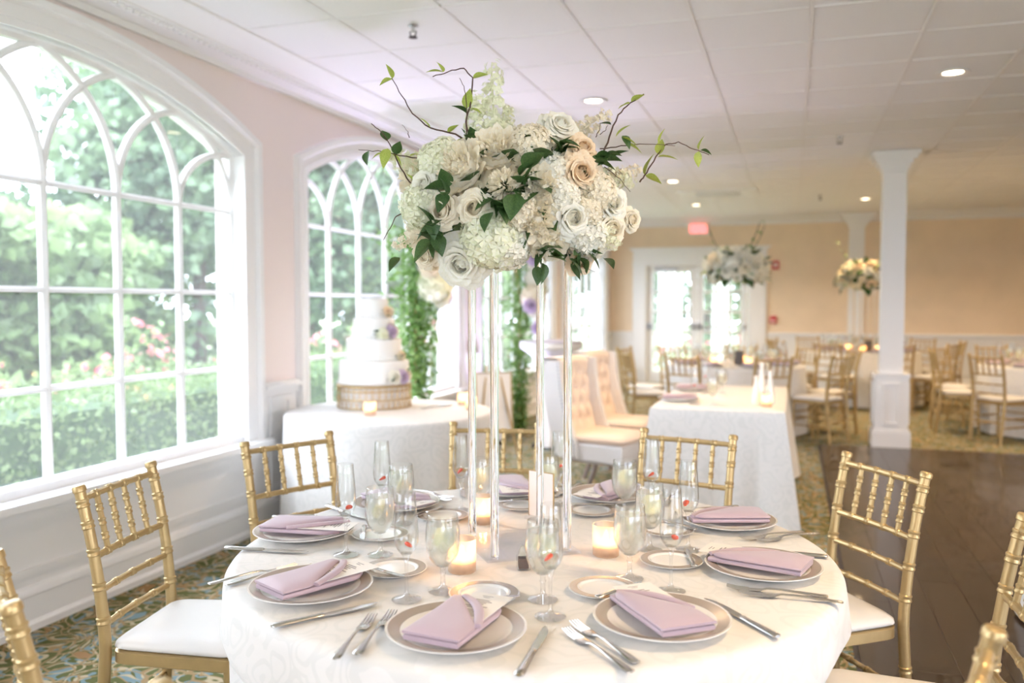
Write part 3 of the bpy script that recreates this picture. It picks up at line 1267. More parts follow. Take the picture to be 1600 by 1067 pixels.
def chair_from_back(mx, my, cx, cy_, label, group, ang=None):
    """mx,my: middle of the back's top; the chair faces the table centre"""
    d = Vector((cx - mx, cy_ - my))
    a = math.atan2(d.y, d.x) if ang is None else math.radians(ang)
    off = 0.255
    CHPOS.append((mx + math.cos(a) * off, my + math.sin(a) * off, a - PI / 2))
    return place(CHAIR, CU, (mx + math.cos(a) * off, my + math.sin(a) * off, 0), a - PI / 2, label, group)


GCH = 'gold chairs around the near round table'
chair_from_back(-1.99, 2.117, TC.x, TC.y, 'gold bamboo-style chair with ivory cushion at left below the big window', GCH, 11)
chair_from_back(-1.893, 2.915, TC.x, TC.y, 'gold bamboo-style chair in front of the cake table', GCH, -25)
chair_from_back(-1.244, 3.551, TC.x, TC.y, 'gold bamboo-style chair behind the clear stand poles', GCH, -78)
chair_from_back(-0.404, 3.543, TC.x, TC.y, 'gold bamboo-style chair in front of the white rectangular table', GCH, -103)
chair_from_back(0.297, 3.073, TC.x, TC.y, 'gold bamboo-style chair with cushion seen at right over the dark dance floor', GCH, 214)
chair_from_back(0.56, 2.22, TC.x, TC.y, 'gold chair cut by the right edge, its post over the dance floor', GCH, 180)
chair_from_back(0.254, 1.36, TC.x, TC.y, 'gold chair in the bottom right corner, closest post to the camera', GCH, 160)
chair_from_back(-0.635, 0.955, TC.x, TC.y, 'gold chair at bottom edge, only a post tip showing left of the table', GCH, 92)
chair_from_back(-1.455, 1.245, TC.x, TC.y, 'gold chair cut by the bottom left corner, one thick post showing', GCH, 53)


# ------------------------------------------------------------------ round tables with cloths
def seat_limits(c, R, n):
    """for each of n directions the radius at which a chair's seat or leg stands, else None"""
    lim = [9.0] * n
    for cx_, cy2, rz in CHPOS:
        if math.hypot(cx_ - c[0], cy2 - c[1]) > R + 0.7:
            continue
        for i in range(41):
            for ly in (0.245, 0.18, 0.10):
                lx = -0.225 + 0.45 * i / 40
                x = cx_ + lx * math.cos(rz) - ly * math.sin(rz) - c[0]
                y = cy2 + lx * math.sin(rz) + ly * math.cos(rz) - c[1]
                k = int(round(math.atan2(y, x) / (2 * PI) * n)) % n
                r = math.hypot(x, y) - 0.02
                for e in (-2, -1, 0, 1, 2):
                    lim[(k + e) % n] = min(lim[(k + e) % n], r)
    out = []
    for k in range(n):          # soften the sides of each dent
        out.append(min(lim[(k + e) % n] + 0.03 * max(0, abs(e) - 1) for e in range(-4, 5)))
    return out


def round_cloth(R, zt, zb, flare, folds, amp, seed, n=160, centre=None):
    lim = seat_limits(centre, R, n) if centre is not None else None
    rr = random.Random(seed)
    ph = [rr.uniform(0, 6.28) for _ in range(4)]
    g = G()
    ts = [(0.0, None)]
    prof = [(0.02, 0), (0.3, 0), (0.6, 0), (0.85, 0), (0.965, 0), (0.985, -0.001), (1.0, -0.006), (1.008, -0.016), (1.012, -0.035)]
    rows = 16

    def fn(u, v):
        a = 2 * PI * u
        k = v * (len(prof) + rows - 1)
        k = int(round(k))
        if k < len(prof):
            r, dz = prof[k]
            return (R * r * math.cos(a), R * r * math.sin(a), zt + dz)
        t = (k - len(prof) + 1) / rows
        z = zt - 0.035 - (zt - 0.035 - zb) * t
        wv = math.sin(folds * a + ph[0] + 1.3 * math.sin(2 * a + ph[1])) + 0.5 * math.sin(folds * 1.7 * a // 1 * 0 + (folds + 5) * a + ph[2]) + 0.3 * math.sin(3 * a + ph[3])
        r = R * 1.012 + flare * t ** 1.2 + amp * (t ** 0.7) * wv
        if lim is not None:
            q = lim[int(round(u * n)) % n]
            if q < r:
                r += (q - r) * min(1.0, max(0.0, (0.62 - z) / 0.11))
        return (r * math.cos(a), r * math.sin(a), z)
    g.grid(fn, n, len(prof) + rows - 1, closeu=True)
    g.add([(0, 0, zt)], [])
    top = len(g.v) - 1
    g.f += [(top, i, (i + 1) % n) for i in range(n)]
    return g


def round_table(loc, R, label_t, label_c, seed, group=None, flare=0.07):
    t = thing('round_table', label_t, 'table', loc)
    g = G()
    g.lathe([(R - 0.03, 0.72), (R - 0.012, 0.722), (R - 0.006, 0.735), (R - 0.012, 0.752), (R - 0.03, 0.754)], 48)
    obj('tabletop', g, M['greywood'], t)
    for i in range(4):
        a = PI / 4 + i * PI / 2
        g = G()
        g.tube([(0.35 * math.cos(a), 0.35 * math.sin(a), 0.72), (0.42 * math.cos(a), 0.42 * math.sin(a), 0.0)], 0.018, 8)
        obj('leg', g, M['chrome'], t)
    cl = obj('tablecloth', round_cloth(R, 0.76, 0.02, flare, 13, 0.022 if flare > 0.05 else 0.010, seed, 160, loc), M['cloth'], None, 60, loc)
    tag(cl, label_c, 'tablecloth', group)
    return t


round_table((TC.x, TC.y, 0), 0.82, 'round dining table under the white cloth in the foreground', 'white damask cloth draped over the near round table', 3)


# ------------------------------------------------------------------ tableware prototypes
def plate_proto(name, R, bw, cat):
    p = thing(name, '', cat)
    g = G()
    g.lathe([(R * 0.58, 0.0), (R * 0.62, 0.001), (R * 0.66, 0.004), (R * 0.98, R * 0.125), (R, R * 0.135), (R, R * 0.148), (R * 0.97, R * 0.145), (R * 0.70, 0.012), (R * 0.64, 0.008), (R * 0.3, 0.007), (0.001, 0.007)], 56, cap1=False)
    obj('dish', g, M['china'], p, 35)
    g = G()

    def z_at(q):
        return 0.012 + (R * 0.145 - 0.012) * (q - 0.70) / 0.27
    g.lathe([(R * (0.965 - bw), z_at(0.965 - bw) + 0.0006), (R * 0.965, z_at(0.965) + 0.0008)], 56, cap0=False, cap1=False)
    obj('rim_band', g, M['band'], p, 35)
    return p


PLATE = plate_proto('dinner_plate', 0.147, 0.17, 'plate')
BREAD = plate_proto('bread_plate', 0.083, 0.22, 'plate')


def napkin_proto():
    p = thing('folded_napkin', '', 'napkin')
    W2, L0, L1 = 0.060, -0.110, 0.125

    def sheet(poly, z0, z1, puff, n=14):
        """soft padded polygon: grid clipped by scanline between left/right edges"""
        g = G()
        ymin, ymax = min(q[1] for q in poly), max(q[1] for q in poly)

        def span(y):
            xs = []
            m_ = len(poly)
            for i in range(m_):
                (x0, y0), (x1, y1) = poly[i], poly[(i + 1) % m_]
                if abs(y1 - y0) < 1e-9:
                    if abs(y - y0) < 1e-6:
                        xs += [x0, x1]
                    continue
                t = (y - y0) / (y1 - y0)
                if -1e-6 <= t <= 1 + 1e-6:
                    xs.append(x0 + (x1 - x0) * t)
            return min(xs), max(xs)

        def top(u, v):
            y = ymin + (ymax - ymin) * v
            a, b = span(min(max(y, ymin + 1e-5), ymax - 1e-5))
            x = a + (b - a) * u
            e = (1 - (2 * u - 1) ** 4) * (1 - (2 * v - 1) ** 10)
            return (x, y, z1 + puff * e - 0.002 * (1 - e))

        def bot(u, v):
            x, y, z = top(1 - u, v)
            return (x, y, z0)

        def side(u, v):
            k = u * 4
            if k <= 1:
                q = top(k, 0)
            elif k <= 2:
                q = top(1, k - 1)
            elif k <= 3:
                q = top(3 - k, 1)
            else:
                q = top(0, 4 - k)
            bulge = 0.0022 * math.sin(PI * v)
            s_ = 1 + bulge / 0.06
            return (q[0] * s_, q[1], q[2] + (z0 - q[2]) * v)
        g.grid(top, n, n)
        g.grid(bot, n, n)
        g.grid(lambda u, v: side(1 - u, v), 40, 4)
        return g
    o1 = sheet([(-W2, L0), (W2, L0), (W2, L1 - 0.03), (0.035, L1), (-W2, L1)], 0.0, 0.012, 0.002)
    base = obj('lower_fold', o1, M['napkin'], p, 50, (0, 0, 0.0))
    fl = sheet([(-W2 - 0.002, L0 - 0.002), (W2 + 0.002, L0 - 0.002), (W2 + 0.002, L0 + 0.075), (-0.048, L1 - 0.01), (-W2 - 0.002, L1 - 0.015)], 0.0135, 0.021, 0.007)
    obj('wrapped_flap', fl, M['napkin'], p, 60)
    g = G()
    a, b = Vector((W2 + 0.001, L0 + 0.085, 0.016)), Vector((-0.044, L1 - 0.001, 0.016))
    n = 14
    pts = [a + (b - a) * (i / n) + Vector((0.012 * math.sin(PI * i / n), 0.010 * math.sin(PI * i / n), 0.004 * math.sin(PI * i / n))) for i in range(n + 1)]
    g.tube(pts, [0.009 + 0.002 * math.sin(PI * i / n) for i in range(n + 1)], 10, flat=0.55)
    obj('diagonal_fold', g, M['napkin'], p, 60)
    return p


NAP = napkin_proto()


def menu_proto():
    p = thing('menu_card', '', 'menu card')
    g = G()
    g.box(-0.040, 0.056, -0.02, 0.150, 0.0, 0.0012)
    obj('card', g, M['paper'], p, 0)
    g = G()
    rr = random.Random(4)
    y = 0.132
    g.box(-0.010, 0.016, y - 0.001, y + 0.001, 0.0012, 0.0015)
    g.box(-0.005, 0.011, y - 0.009, y - 0.007, 0.0012, 0.0015)
    y -= 0.026
    while y > 0.0:
        h = 0.0017
        wd = rr.uniform(0.012, 0.03)
        g.box(0.003 - wd, 0.003 + wd, y - h, y + h, 0.0012, 0.0015)
        y -= rr.choice((0.008, 0.008, 0.015))
    obj('printed_lines', g, M['ink'], p, 0)
    return p


MENU = menu_proto()


def flat_sweep(g, secs, n=10):
    """secs: (y, half width, z centre, half thickness) -> flattened bar along y"""
    vs_, fs_ = [], []
    for y, hw, z, ht in secs:
        for i in range(n):
            a = 2 * PI * i / n
            vs_.append((hw * math.cos(a), y, z + ht * math.sin(a)))
    for k in range(len(secs) - 1):
        for i in range(n):
            j = (i + 1) % n
            fs_.append((k * n + j, k * n + i, (k + 1) * n + i, (k + 1) * n + j))
    fs_.append(tuple(range(n)))
    fs_.append(tuple(reversed(range((len(secs) - 1) * n, len(secs) * n))))
    g.add(vs_, fs_)


def fork_proto():
    p = thing('dinner_fork', '', 'fork')
    g = G()
    flat_sweep(g, [(-0.115, 0.004, 0.003, 0.0015), (-0.112, 0.010, 0.003, 0.0022), (-0.095, 0.0105, 0.0035, 0.0025), (-0.06, 0.0065, 0.006, 0.0026), (-0.01, 0.0035, 0.009, 0.0026), (0.02, 0.0032, 0.009, 0.0024), (0.032, 0.007, 0.006, 0.0018)])
    obj('handle', g, M['silver'], p)
    g = G()
    flat_sweep(g, [(0.028, 0.004, 0.007, 0.0015), (0.038, 0.0115, 0.004, 0.0013), (0.055, 0.0128, 0.003, 0.0012), (0.066, 0.0125, 0.003, 0.0012)])
    for i in range(4):
        x = -0.0102 + 0.0068 * i
        g.tube([(x, 0.064, 0.003), (x, 0.09, 0.004), (x * 0.95, 0.116, 0.009)], [0.0023, 0.002, 0.001], 6)
    obj('tines', g, M['silver'], p)
    return p


def knife_proto():
    p = thing('dinner_knife', '', 'knife')
    g = G()
    flat_sweep(g, [(-0.125, 0.006, 0.005, 0.003), (-0.122, 0.0105, 0.005, 0.0045), (-0.10, 0.0095, 0.005, 0.0045), (-0.03, 0.007, 0.005, 0.0045), (-0.012, 0.0085, 0.005, 0.005), (-0.008, 0.006, 0.005, 0.004)])
    obj('handle', g, M['silver'], p)
    g = G()
    poly = [(-0.007, -0.01), (0.006, -0.01), (0.010, 0.01), (0.011, 0.06), (0.008, 0.095), (0.0, 0.118), (-0.005, 0.122), (-0.007, 0.11)]
    g.prism(poly, 0.004, 0.006)
    obj('blade', g, M['silver'], p, 20)
    return p


def butter_proto():
    p = thing('butter_knife', '', 'knife')
    g = G()
    flat_sweep(g, [(-0.080, 0.004, 0.004, 0.002), (-0.078, 0.0085, 0.004, 0.003), (-0.05, 0.0075, 0.004, 0.003), (0.0, 0.005, 0.004, 0.003), (0.01, 0.006, 0.004, 0.003)])
    obj('handle', g, M['silver'], p)
    g = G()
    g.prism([(-0.005, 0.008), (0.006, 0.008), (0.010, 0.03), (0.0095, 0.06), (0.002, 0.078), (-0.005, 0.075)], 0.003, 0.005)
    obj('blade', g, M['silver'], p, 20)
    return p


FORK, KNIFE, BUTTER = fork_proto(), knife_proto(), butter_proto()
GOB_OUT = [(0.0155, 0.062), (0.022, 0.068), (0.033, 0.082), (0.0395, 0.100), (0.0415, 0.122), (0.0405, 0.150), (0.0375, 0.176), (0.0365, 0.186)]


def goblet_proto(fill):
    p = thing('water_goblet', '', 'glass')
    g = G()
    g.lathe([(0.034, 0.0), (0.035, 0.002), (0.030, 0.004), (0.012, 0.008), (0.006, 0.016), (0.0055, 0.04), (0.008, 0.045), (0.0055, 0.050), (0.008, 0.058), (0.015, 0.0625)], 24)
    obj('stem', g, M['stem'], p, 60)
    g = G()
    inn = [(r - 0.0014, z + 0.0016) for r, z in GOB_OUT]
    g.lathe(GOB_OUT + [(GOB_OUT[-1][0] - 0.0007, 0.1872)] + list(reversed(inn)), 32, cap0=True, cap1=True)
    obj('bowl', g, M['glass'], p, 60)
    if fill:
        g = G()
        wl = [(r - 0.0026, z + 0.003) for r, z in GOB_OUT if z < 0.16]
        wl.append((0.036, 0.163))
        g.lathe(wl, 28)
        wt = obj('iced_water', g, M['water'], p, 50)
        rr = random.Random(fill)
        for i in range(5):
            g = G()
            s = 0.010
            g.cbox(-s, s, -s, s, -s, s, 0.002)
            a = rr.uniform(0, 6.28)
            obj('ice_cube', g, M['ice'], wt, 30, (0.017 * math.cos(a + i * 1.3), 0.017 * math.sin(a + i * 1.3), 0.145 - 0.018 * (i // 2)), (rr.uniform(0, 3), rr.uniform(0, 3), rr.uniform(0, 3)))
        g = G()
        g.lathe([(0.001, -0.002), (0.026, -0.002), (0.028, 0.0), (0.026, 0.002), (0.001, 0.002)], 24)
        ang = rr.uniform(0, 6.28)
        obj('lemon_slice', g, M['lemon'], p, 50, (0.004 * math.cos(ang), 0.004 * math.sin(ang), 0.128), (1.25, 0, ang))
    return p


def flute_proto(seed):
    p = thing('champagne_flute', '', 'glass')
    g = G()
    g.lathe([(0.034, 0.0), (0.035, 0.0018), (0.028, 0.004), (0.008, 0.009), (0.0042, 0.02), (0.0038, 0.06), (0.0042, 0.085), (0.009, 0.104), (0.014, 0.110)], 24)
    obj('stem', g, M['stem'], p, 60)
    out = [(0.0135, 0.1095), (0.022, 0.120), (0.0275, 0.134), (0.0285, 0.148), (0.027, 0.18), (0.0235, 0.225), (0.0218, 0.25)]
    inn = [(r - 0.0012, z + 0.0014) for r, z in out]
    g = G()
    g.lathe(out + [(0.0212, 0.2512)] + list(reversed(inn)), 28)
    obj('bowl', g, M['glass'], p, 60)
    rr = random.Random(seed)
    g = G()
    g.lathe([(0.0005, -0.013), (0.005, -0.009), (0.0085, 0.0), (0.0095, 0.006), (0.007, 0.010), (0.0005, 0.011)], 12)
    g.xf(Matrix.Scale(0.55, 4, (0, 1, 0)))
    a = rr.uniform(0, 6.28)
    obj('strawberry_half', g, M['strawberry'], p, 60, (0.008 * math.cos(a), 0.008 * math.sin(a), 0.130), (rr.uniform(0.4, 1.1), 0.3, a))
    return p


GOB = [goblet_proto(2), goblet_proto(5)]
GOBU = [[], []]
FLU = [flute_proto(1), flute_proto(2)]
FLUU = [[], []]
PU, BU, NU, MU, FU, KU, BKU = [], [], [], [], [], [], []
TZ = 0.762
# place, plate xy, facing angle, napkin turn, words
SET = [
    ('P1', (-1.086, 1.762), 54, 10, 'at the front left place by the window side'),
    ('P2', (-0.655, 1.621), 92, -8, 'at the nearest front centre place'),
    ('P3', (-0.258, 1.812), 131, -3, 'at the front right place'),
    ('P4', (-0.064, 2.262), 179, -14, 'at the rightmost place beside the dance floor'),
    ('P5', (-0.182, 2.712), 219, -20, 'at the back right place before the white table'),
    ('P6', (-0.605, 2.950), 263, -10, 'at the back place half hidden by goblets'),
    ('P7', (-0.965, 2.925), 293, 5, 'at the back place behind the clear poles'),
    ('P8', (-1.268, 2.600), 331, 5, 'at the back left place hidden behind goblets'),
    ('P9', (-1.372, 2.190), 9, -2, 'at the left place nearest the cake table'),
]
GL = {'P1': ((-0.844, 1.781), (-0.786, 1.86)), 'P2': ((-0.497, 1.78), (-0.543, 1.88)), 'P3': ((-0.268, 2.031), (-0.379, 2.094)),
      'P4': ((-0.269, 2.393), (-0.371, 2.359)), 'P5': ((-0.43, 2.76), (-0.505, 2.69)), 'P6': ((-0.752, 2.80), (-0.765, 2.70)),
      'P7': ((-1.04, 2.62), (-0.958, 2.58)), 'P8': ((-1.235, 2.43), (-1.155, 2.40)), 'P9': ((-1.153, 2.051), (-1.064, 2.08))}
k = 0
for nm, (x, y), fa, turn, wd in SET:
    a = math.radians(fa)
    d = Vector((math.cos(a), math.sin(a), 0))
    rt = Vector((d.y, -d.x, 0))
    rz = a - PI / 2
    P = Vector((x, y, TZ))
    jit = rnd.uniform(-0.04, 0.04)
    place(PLATE, PU, P, rz, 'white dinner plate with taupe rim ' + wd, 'dinner plates on the near table')
    nr = rz + math.radians(turn)
    place(NAP, NU, P + Vector((0, 0, 0.0205)), nr, 'lavender satin napkin folded into a pocket ' + wd, 'folded napkins on the near table')
    mo = Matrix.Rotation(nr, 3, 'Z') @ Vector((0.002, 0.010, 0))
    place(MENU, MU, P + Vector((0, 0, 0.0352)) + mo, nr, 'printed menu card tucked in the napkin ' + wd, 'menu cards on the near table')
    B = P + d * 0.232 - rt * 0.015
    place(BREAD, BU, B, rz, 'small bread plate with taupe rim ' + wd, 'bread plates on the near table')
    place(BUTTER, BKU, B + d * -0.045 + rt * 0.02 + Vector((0, 0, 0.0135)), rz - 1.25 + jit, 'butter knife lying on the bread plate ' + wd, 'butter knives on the near table')
    place(KNIFE, KU, P + rt * 0.176 - d * 0.035, rz + jit, 'steel dinner knife right of the plate ' + wd, 'dinner knives on the near table')
    place(FORK, FU, P - rt * 0.164 - d * 0.04, rz + 0.08 + jit, 'steel dinner fork next to the plate ' + wd, 'forks on the near table')
    place(FORK, FU, P - rt * 0.196 - d * 0.072, rz + 0.09 + jit, 'outer steel fork farther from the plate ' + wd, 'forks on the near table')
    (fx, fy), (gx, gy) = GL[nm]
    place(FLU[k % 2], FLUU[k % 2], (fx, fy, TZ), rnd.uniform(0, 6), 'champagne flute with a strawberry half ' + wd, 'champagne flutes on the near table')
    place(GOB[k % 2], GOBU[k % 2], (gx, gy, TZ), rnd.uniform(0, 6), 'goblet of iced lemon water ' + wd, 'water goblets on the near table')
    k += 1


# votive candles
def votive_proto():
    p = thing('votive_candle', '', 'candle')
    g = G()
    out = [(0.034, 0.0), (0.036, 0.002), (0.037, 0.085)]
    g.lathe(out + [(0.0342, 0.085), (0.0335, 0.012)], 28)
    obj('frosted_cup', g, M['frost'], p, 50)
    g = G()
    g.lathe([(0.001, 0.013), (0.028, 0.013), (0.028, 0.034), (0.024, 0.036), (0.001, 0.034)], 20)
    obj('wax', g, M['wax'], p, 50)
    g = G()
    g.lathe([(0.0008, 0.036), (0.0045, 0.042), (0.006, 0.048), (0.004, 0.058), (0.0006, 0.068)], 12)
    obj('flame', g, M['flame'], p, 60)
    L = bpy.data.lights.new('candle_light', 'POINT')
    L.energy = 0.5
    L.color = (1.0, 0.48, 0.16)
    L.shadow_soft_size = 0.012
    o = bpy.data.objects.new('candle_light', L)
    COL.objects.link(o)
    o.parent = p
    o.location = (0, 0, 0.052)
    return p


VOT, VU = votive_proto(), []
place(VOT, VU, (-0.915, 2.49, TZ), 0, 'lit frosted votive candle behind the left clear poles', 'votive candles')
place(VOT, VU, (-0.477, 2.273, TZ), 0, 'lit frosted votive candle right of the clear stand', 'votive candles')
place(VOT, VU, (-0.80, 2.02, TZ), 0, 'lit votive candle glowing behind the front left goblet', 'votive candles')


def shaker_proto():
    p = thing('salt_shaker', '', 'shaker')
    g = G()
    g.cbox(-0.017, 0.017, -0.017, 0.017, 0, 0.038, 0.003)
    obj('jar', g, M['stem'], p, 30)
    g = G()
    g.add([(-0.014, -0.014, 0.038), (0.014, -0.014, 0.038), (0.014, 0.014, 0.038), (-0.014, 0.014, 0.038), (-0.004, -0.004, 0.062), (0.004, -0.004, 0.062), (0.004, 0.004, 0.062), (-0.004, 0.004, 0.062)], [(3, 2, 1, 0), (4, 5, 6, 7), (0, 1, 5, 4), (1, 2, 6, 5), (2, 3, 7, 6), (3, 0, 4, 7)])
    obj('cap', g, M['silver'], p, 30)
    g = G()
    g.box(-0.013, 0.013, -0.013, 0.013, 0.004, 0.03)
    obj('pepper', g, M['twig'], p, 0)
    return p


sh = shaker_proto()
place(sh, [], (-0.655, 2.085, TZ), 0.4, 'small pepper shaker with pyramid steel cap beside the stand')
r = thing('table_card', 'white table card with gold edge behind the clear poles', 'card', (-0.748, 2.57, TZ), math.radians(-25))
g = G()
g.cbox(-0.05, 0.05, -0.002, 0.002, 0.012, 0.155, 0.0004)
obj('card', g, M['paper'], r, 0)
g = G()
for b in ((-0.052, -0.05, -0.0025, 0.0025, 0.01, 0.157), (0.05, 0.052, -0.0025, 0.0025, 0.01, 0.157), (-0.05, 0.05, -0.0025, 0.0025, 0.155, 0.157)):
    g.box(*b)
obj('gold_edge', g, M['gold'], r, 0)
g = G()
g.cbox(-0.055, 0.055, -0.02, 0.02, 0, 0.012, 0.002)
obj('base', g, M['slab'], r, 0)

# ------------------------------------------------------------------ acrylic stand
PA, PB = Vector((-0.881, 2.307, 0)), Vector((-0.753, 2.139, 0))
PC = PB + Vector((0.168, 0.128, 0))
PD = PA + Vector((0.168, 0.128, 0))
SCN = (PA + PB + PC + PD) / 4
sang = math.atan2(0.128, 0.168)
stand = thing('flower_stand', 'tall clear acrylic four-pole flower stand on the near table', 'flower stand', (SCN.x, SCN.y, TZ), sang)
for sx in (-1, 1):
    for sy in (-1, 1):
        g = G()
        g.lathe([(0.0105, 0.008), (0.0115, 0.012), (0.0115, 0.838), (0.0105, 0.842)], 20, (sx * 0.1056, sy * 0.1056, 0))
        obj('pole', g, M['acrylic'], stand, 40)
g = G()
g.cbox(-0.135, 0.135, -0.135, 0.135, 0, 0.008, 0.001)
obj('base_plate', g, M['slab'], stand, 0)
g = G()
g.cbox(-0.125, 0.125, -0.125, 0.125, 0.842, 0.849, 0.001)
obj('top_plate', g, M['slab'], stand, 0)
TOPZ = TZ + 0.849


# ------------------------------------------------------------------ flowers
def petal(g, th, spread, r0, r1, h0, h1, curl, lean, rr, nu=6, nv=5, ruffle=0.0):
    ph = rr.uniform(0, 6.28)

    def fn(u, v):
        uu = 2 * u - 1
        a = th + uu * spread * (0.55 + 0.45 * math.sin(PI * min(1, 0.25 + 0.6 * v)))
        vv = v * (1 - 0.16 * uu * uu * uu * uu - 0.06 * uu * uu)
        r = r0 + (r1 - r0) * (vv ** lean) + curl * max(0, vv - 0.65) ** 2 * 4
        z = h0 + (h1 - h0) * vv - curl * max(0, vv - 0.75) ** 2 * 5
        rf = ruffle * vv * math.sin(5 * uu + ph)
        return ((r + rf) * math.cos(a), (r + rf) * math.sin(a), z + rf * 0.5)
    g.grid(fn, nu, nv)


def rose_mesh(name, m, seed, open_=1.0):
    """unit rose: radius about 1, opening along +z; petals cup inward in the heart and roll out at the rim"""
    rr = random.Random(seed)
    g = G()
    rows = [(3, 0.10, 0.80, -1), (3, 0.17, 0.82, -1), (4, 0.25, 0.80, -0.8), (4, 0.34, 0.77, -0.5), (5, 0.44, 0.74, 0.1), (5, 0.55, 0.69, 0.3), (6, 0.68, 0.62, 0.6), (6, 0.82, 0.52, 0.8), (6, 0.99, 0.36, 1.0)]
    th = 0.0
    for k, (n, R_, top, roll) in enumerate(rows):
        for i in range(n):
            t0 = th + 2 * PI * i / n + rr.uniform(-0.2, 0.2)
            sp = PI / n * (1.75 if k < 4 else 1.45)
            Rq = R_ * (0.8 + 0.2 * open_ if k > 4 else 1) * rr.uniform(0.93, 1.07)
            tp = top * rr.uniform(0.94, 1.05)
            ph = rr.uniform(0, 6.28)
            dz0 = rr.uniform(-0.05, 0.05) if k > 3 else 0.0

            def fn(u, v):
                uu = 2 * u - 1
                a = t0 + uu * sp * (0.5 + 0.5 * math.sin(PI * min(1, 0.2 + 0.55 * v)))
                vv = v * (1 - 0.10 * uu ** 4 - (0.10 if k > 4 else 0.03) * uu * uu)
                rad = Rq * (0.25 + 0.75 * math.sin(PI / 2 * min(1, vv * 1.35))) if k < 4 else ((0.30 + 0.05 * (k - 4)) * (0.5 + 0.5 * min(1, vv * 2.4)) + (Rq - 0.30 - 0.05 * (k - 4)) * max(0.0, (vv - 0.38) / 0.62) ** 1.25)
                rad += (Rq * 0.09 if k < 4 else Rq * 0.13) * uu * (0.3 + 0.7 * vv) + 0.03 * abs(uu) ** 3
                tipz = 0.05 * (1 - uu * uu) * vv * vv if k > 4 else 0.0
                e = max(0, vv - 0.62)
                if k < 4:
                    rad *= 1 + roll * e * 1.7
                    z = -0.25 + (tp + 0.25) * vv
                else:
                    fl = max(0.0, (vv - 0.42) / 0.58)
                    z = -0.30 + (tp + 0.30) * math.sin(min(1.0, vv * 1.2) * PI / 2) - 0.16 * roll * fl * fl * open_
                rf = (0.012 if k < 5 else 0.028) * vv * math.sin(6 * uu + ph)
                return ((rad + rf) * math.cos(a), (rad + rf) * math.sin(a), z + rf + tipz + dz0)
            g.grid(fn, 7, 6)
        th += 0.7
    g.lathe([(0.01, -0.3), (0.38, -0.15), (0.34, 0.1), (0.22, 0.4), (0.12, 0.6), (0.005, 0.66)], 12, cap0=False, cap1=False)
    return mesh(name, g, m, 75)


def peony_mesh(name, m, seed):
    rr = random.Random(seed)
    g = G()
    for n, r0, r1, h0, h1, curl, lean in ((5, 0.02, 0.13, 0.1, 0.74, -0.02, 0.8), (7, 0.03, 0.22, 0.1, 0.76, -0.03, 0.8), (8, 0.05, 0.31, 0.05, 0.76, -0.02, 0.8), (9, 0.06, 0.40, 0.0, 0.76, 0.02, 0.75), (11, 0.10, 0.58, -0.05, 0.72, 0.05, 0.7), (12, 0.12, 0.78, -0.15, 0.58, 0.08, 0.7), (11, 0.15, 0.95, -0.25, 0.36, 0.12, 0.7), (9, 0.15, 1.02, -0.35, 0.10, 0.12, 0.7)):
        for i in range(n):
            petal(g, 2 * PI * i / n + rr.uniform(-0.3, 0.3), PI / n * rr.uniform(1.2, 1.6), r0, r1 * rr.uniform(0.85, 1.08), h0, h1 * rr.uniform(0.85, 1.1), curl, lean, rr, ruffle=0.05)
    g.lathe([(0.01, -0.3), (0.5, -0.15), (0.6, 0.1), (0.42, 0.4), (0.1, 0.62), (0.005, 0.64)], 12, cap0=False, cap1=False)
    return mesh(name, g, m, 75)


def floret(g, c, nrm, s, rr):
    nrm = Vector(nrm).normalized()
    u = nrm.orthogonal().normalized()
    u.rotate(Matrix.Rotation(rr.uniform(0, 6.28), 3, nrm))
    v = nrm.cross(u)
    c = Vector(c)
    for k in range(4):
        a = k * PI / 2
        d = u * math.cos(a) + v * math.sin(a)
        e = nrm.cross(d)
        p = [c, c + (d * 0.55 + e * 0.42) * s + nrm * s * 0.18, c + d * s * 1.05 + nrm * s * rr.uniform(0.0, 0.22), c + (d * 0.55 - e * 0.42) * s + nrm * s * 0.18]
        g.add(p, [(0, 3, 2, 1)])


def hydrangea_mesh(name, m, seed, n=110):
    rr = random.Random(seed)
    g = G()
    for i in range(n):
        z = 1 - 1.5 * (i + 0.5) / n
        a = i * 2.39996
        q = math.sqrt(max(0, 1 - z * z))
        nv = Vector((q * math.cos(a), q * math.sin(a), z))
        floret(g, nv * rr.uniform(0.80, 0.98), nv + Vector((rr.uniform(-.3, .3), rr.uniform(-.3, .3), rr.uniform(-.3, .3))), rr.uniform(0.22, 0.30), rr)
    g.lathe([(0.01, -0.6), (0.5, -0.5), (0.72, 0), (0.55, 0.5), (0.01, 0.72)], 10, cap0=False, cap1=False)
    return mesh(name, g, m, 0)


def mum_mesh(name, m, seed, n=170):
    rr = random.Random(seed)
    g = G()
    for i in range(n):
        z = 1 - 1.25 * (i + 0.5) / n
        a = i * 2.39996
        q = math.sqrt(max(0, 1 - z * z))
        nv = Vector((q * math.cos(a), q * math.sin(a), z))
        t = nv.orthogonal().normalized()
        t.rotate(Matrix.Rotation(rr.uniform(0, 6.28), 3, nv))
        L = rr.uniform(0.85, 1.02)
        b = nv * 0.45
        tip = nv * L
        mid_ = nv * (L * 0.85)
        wv = 0.10
        s2 = nv.cross(t) * 0.05
        g.add([b - t * 0.03, b + t * 0.03, mid_ + t * wv + s2, tip + s2 * 2, mid_ - t * wv + s2], [(0, 1, 2, 3, 4)])
    return mesh(name, g, m, 0)


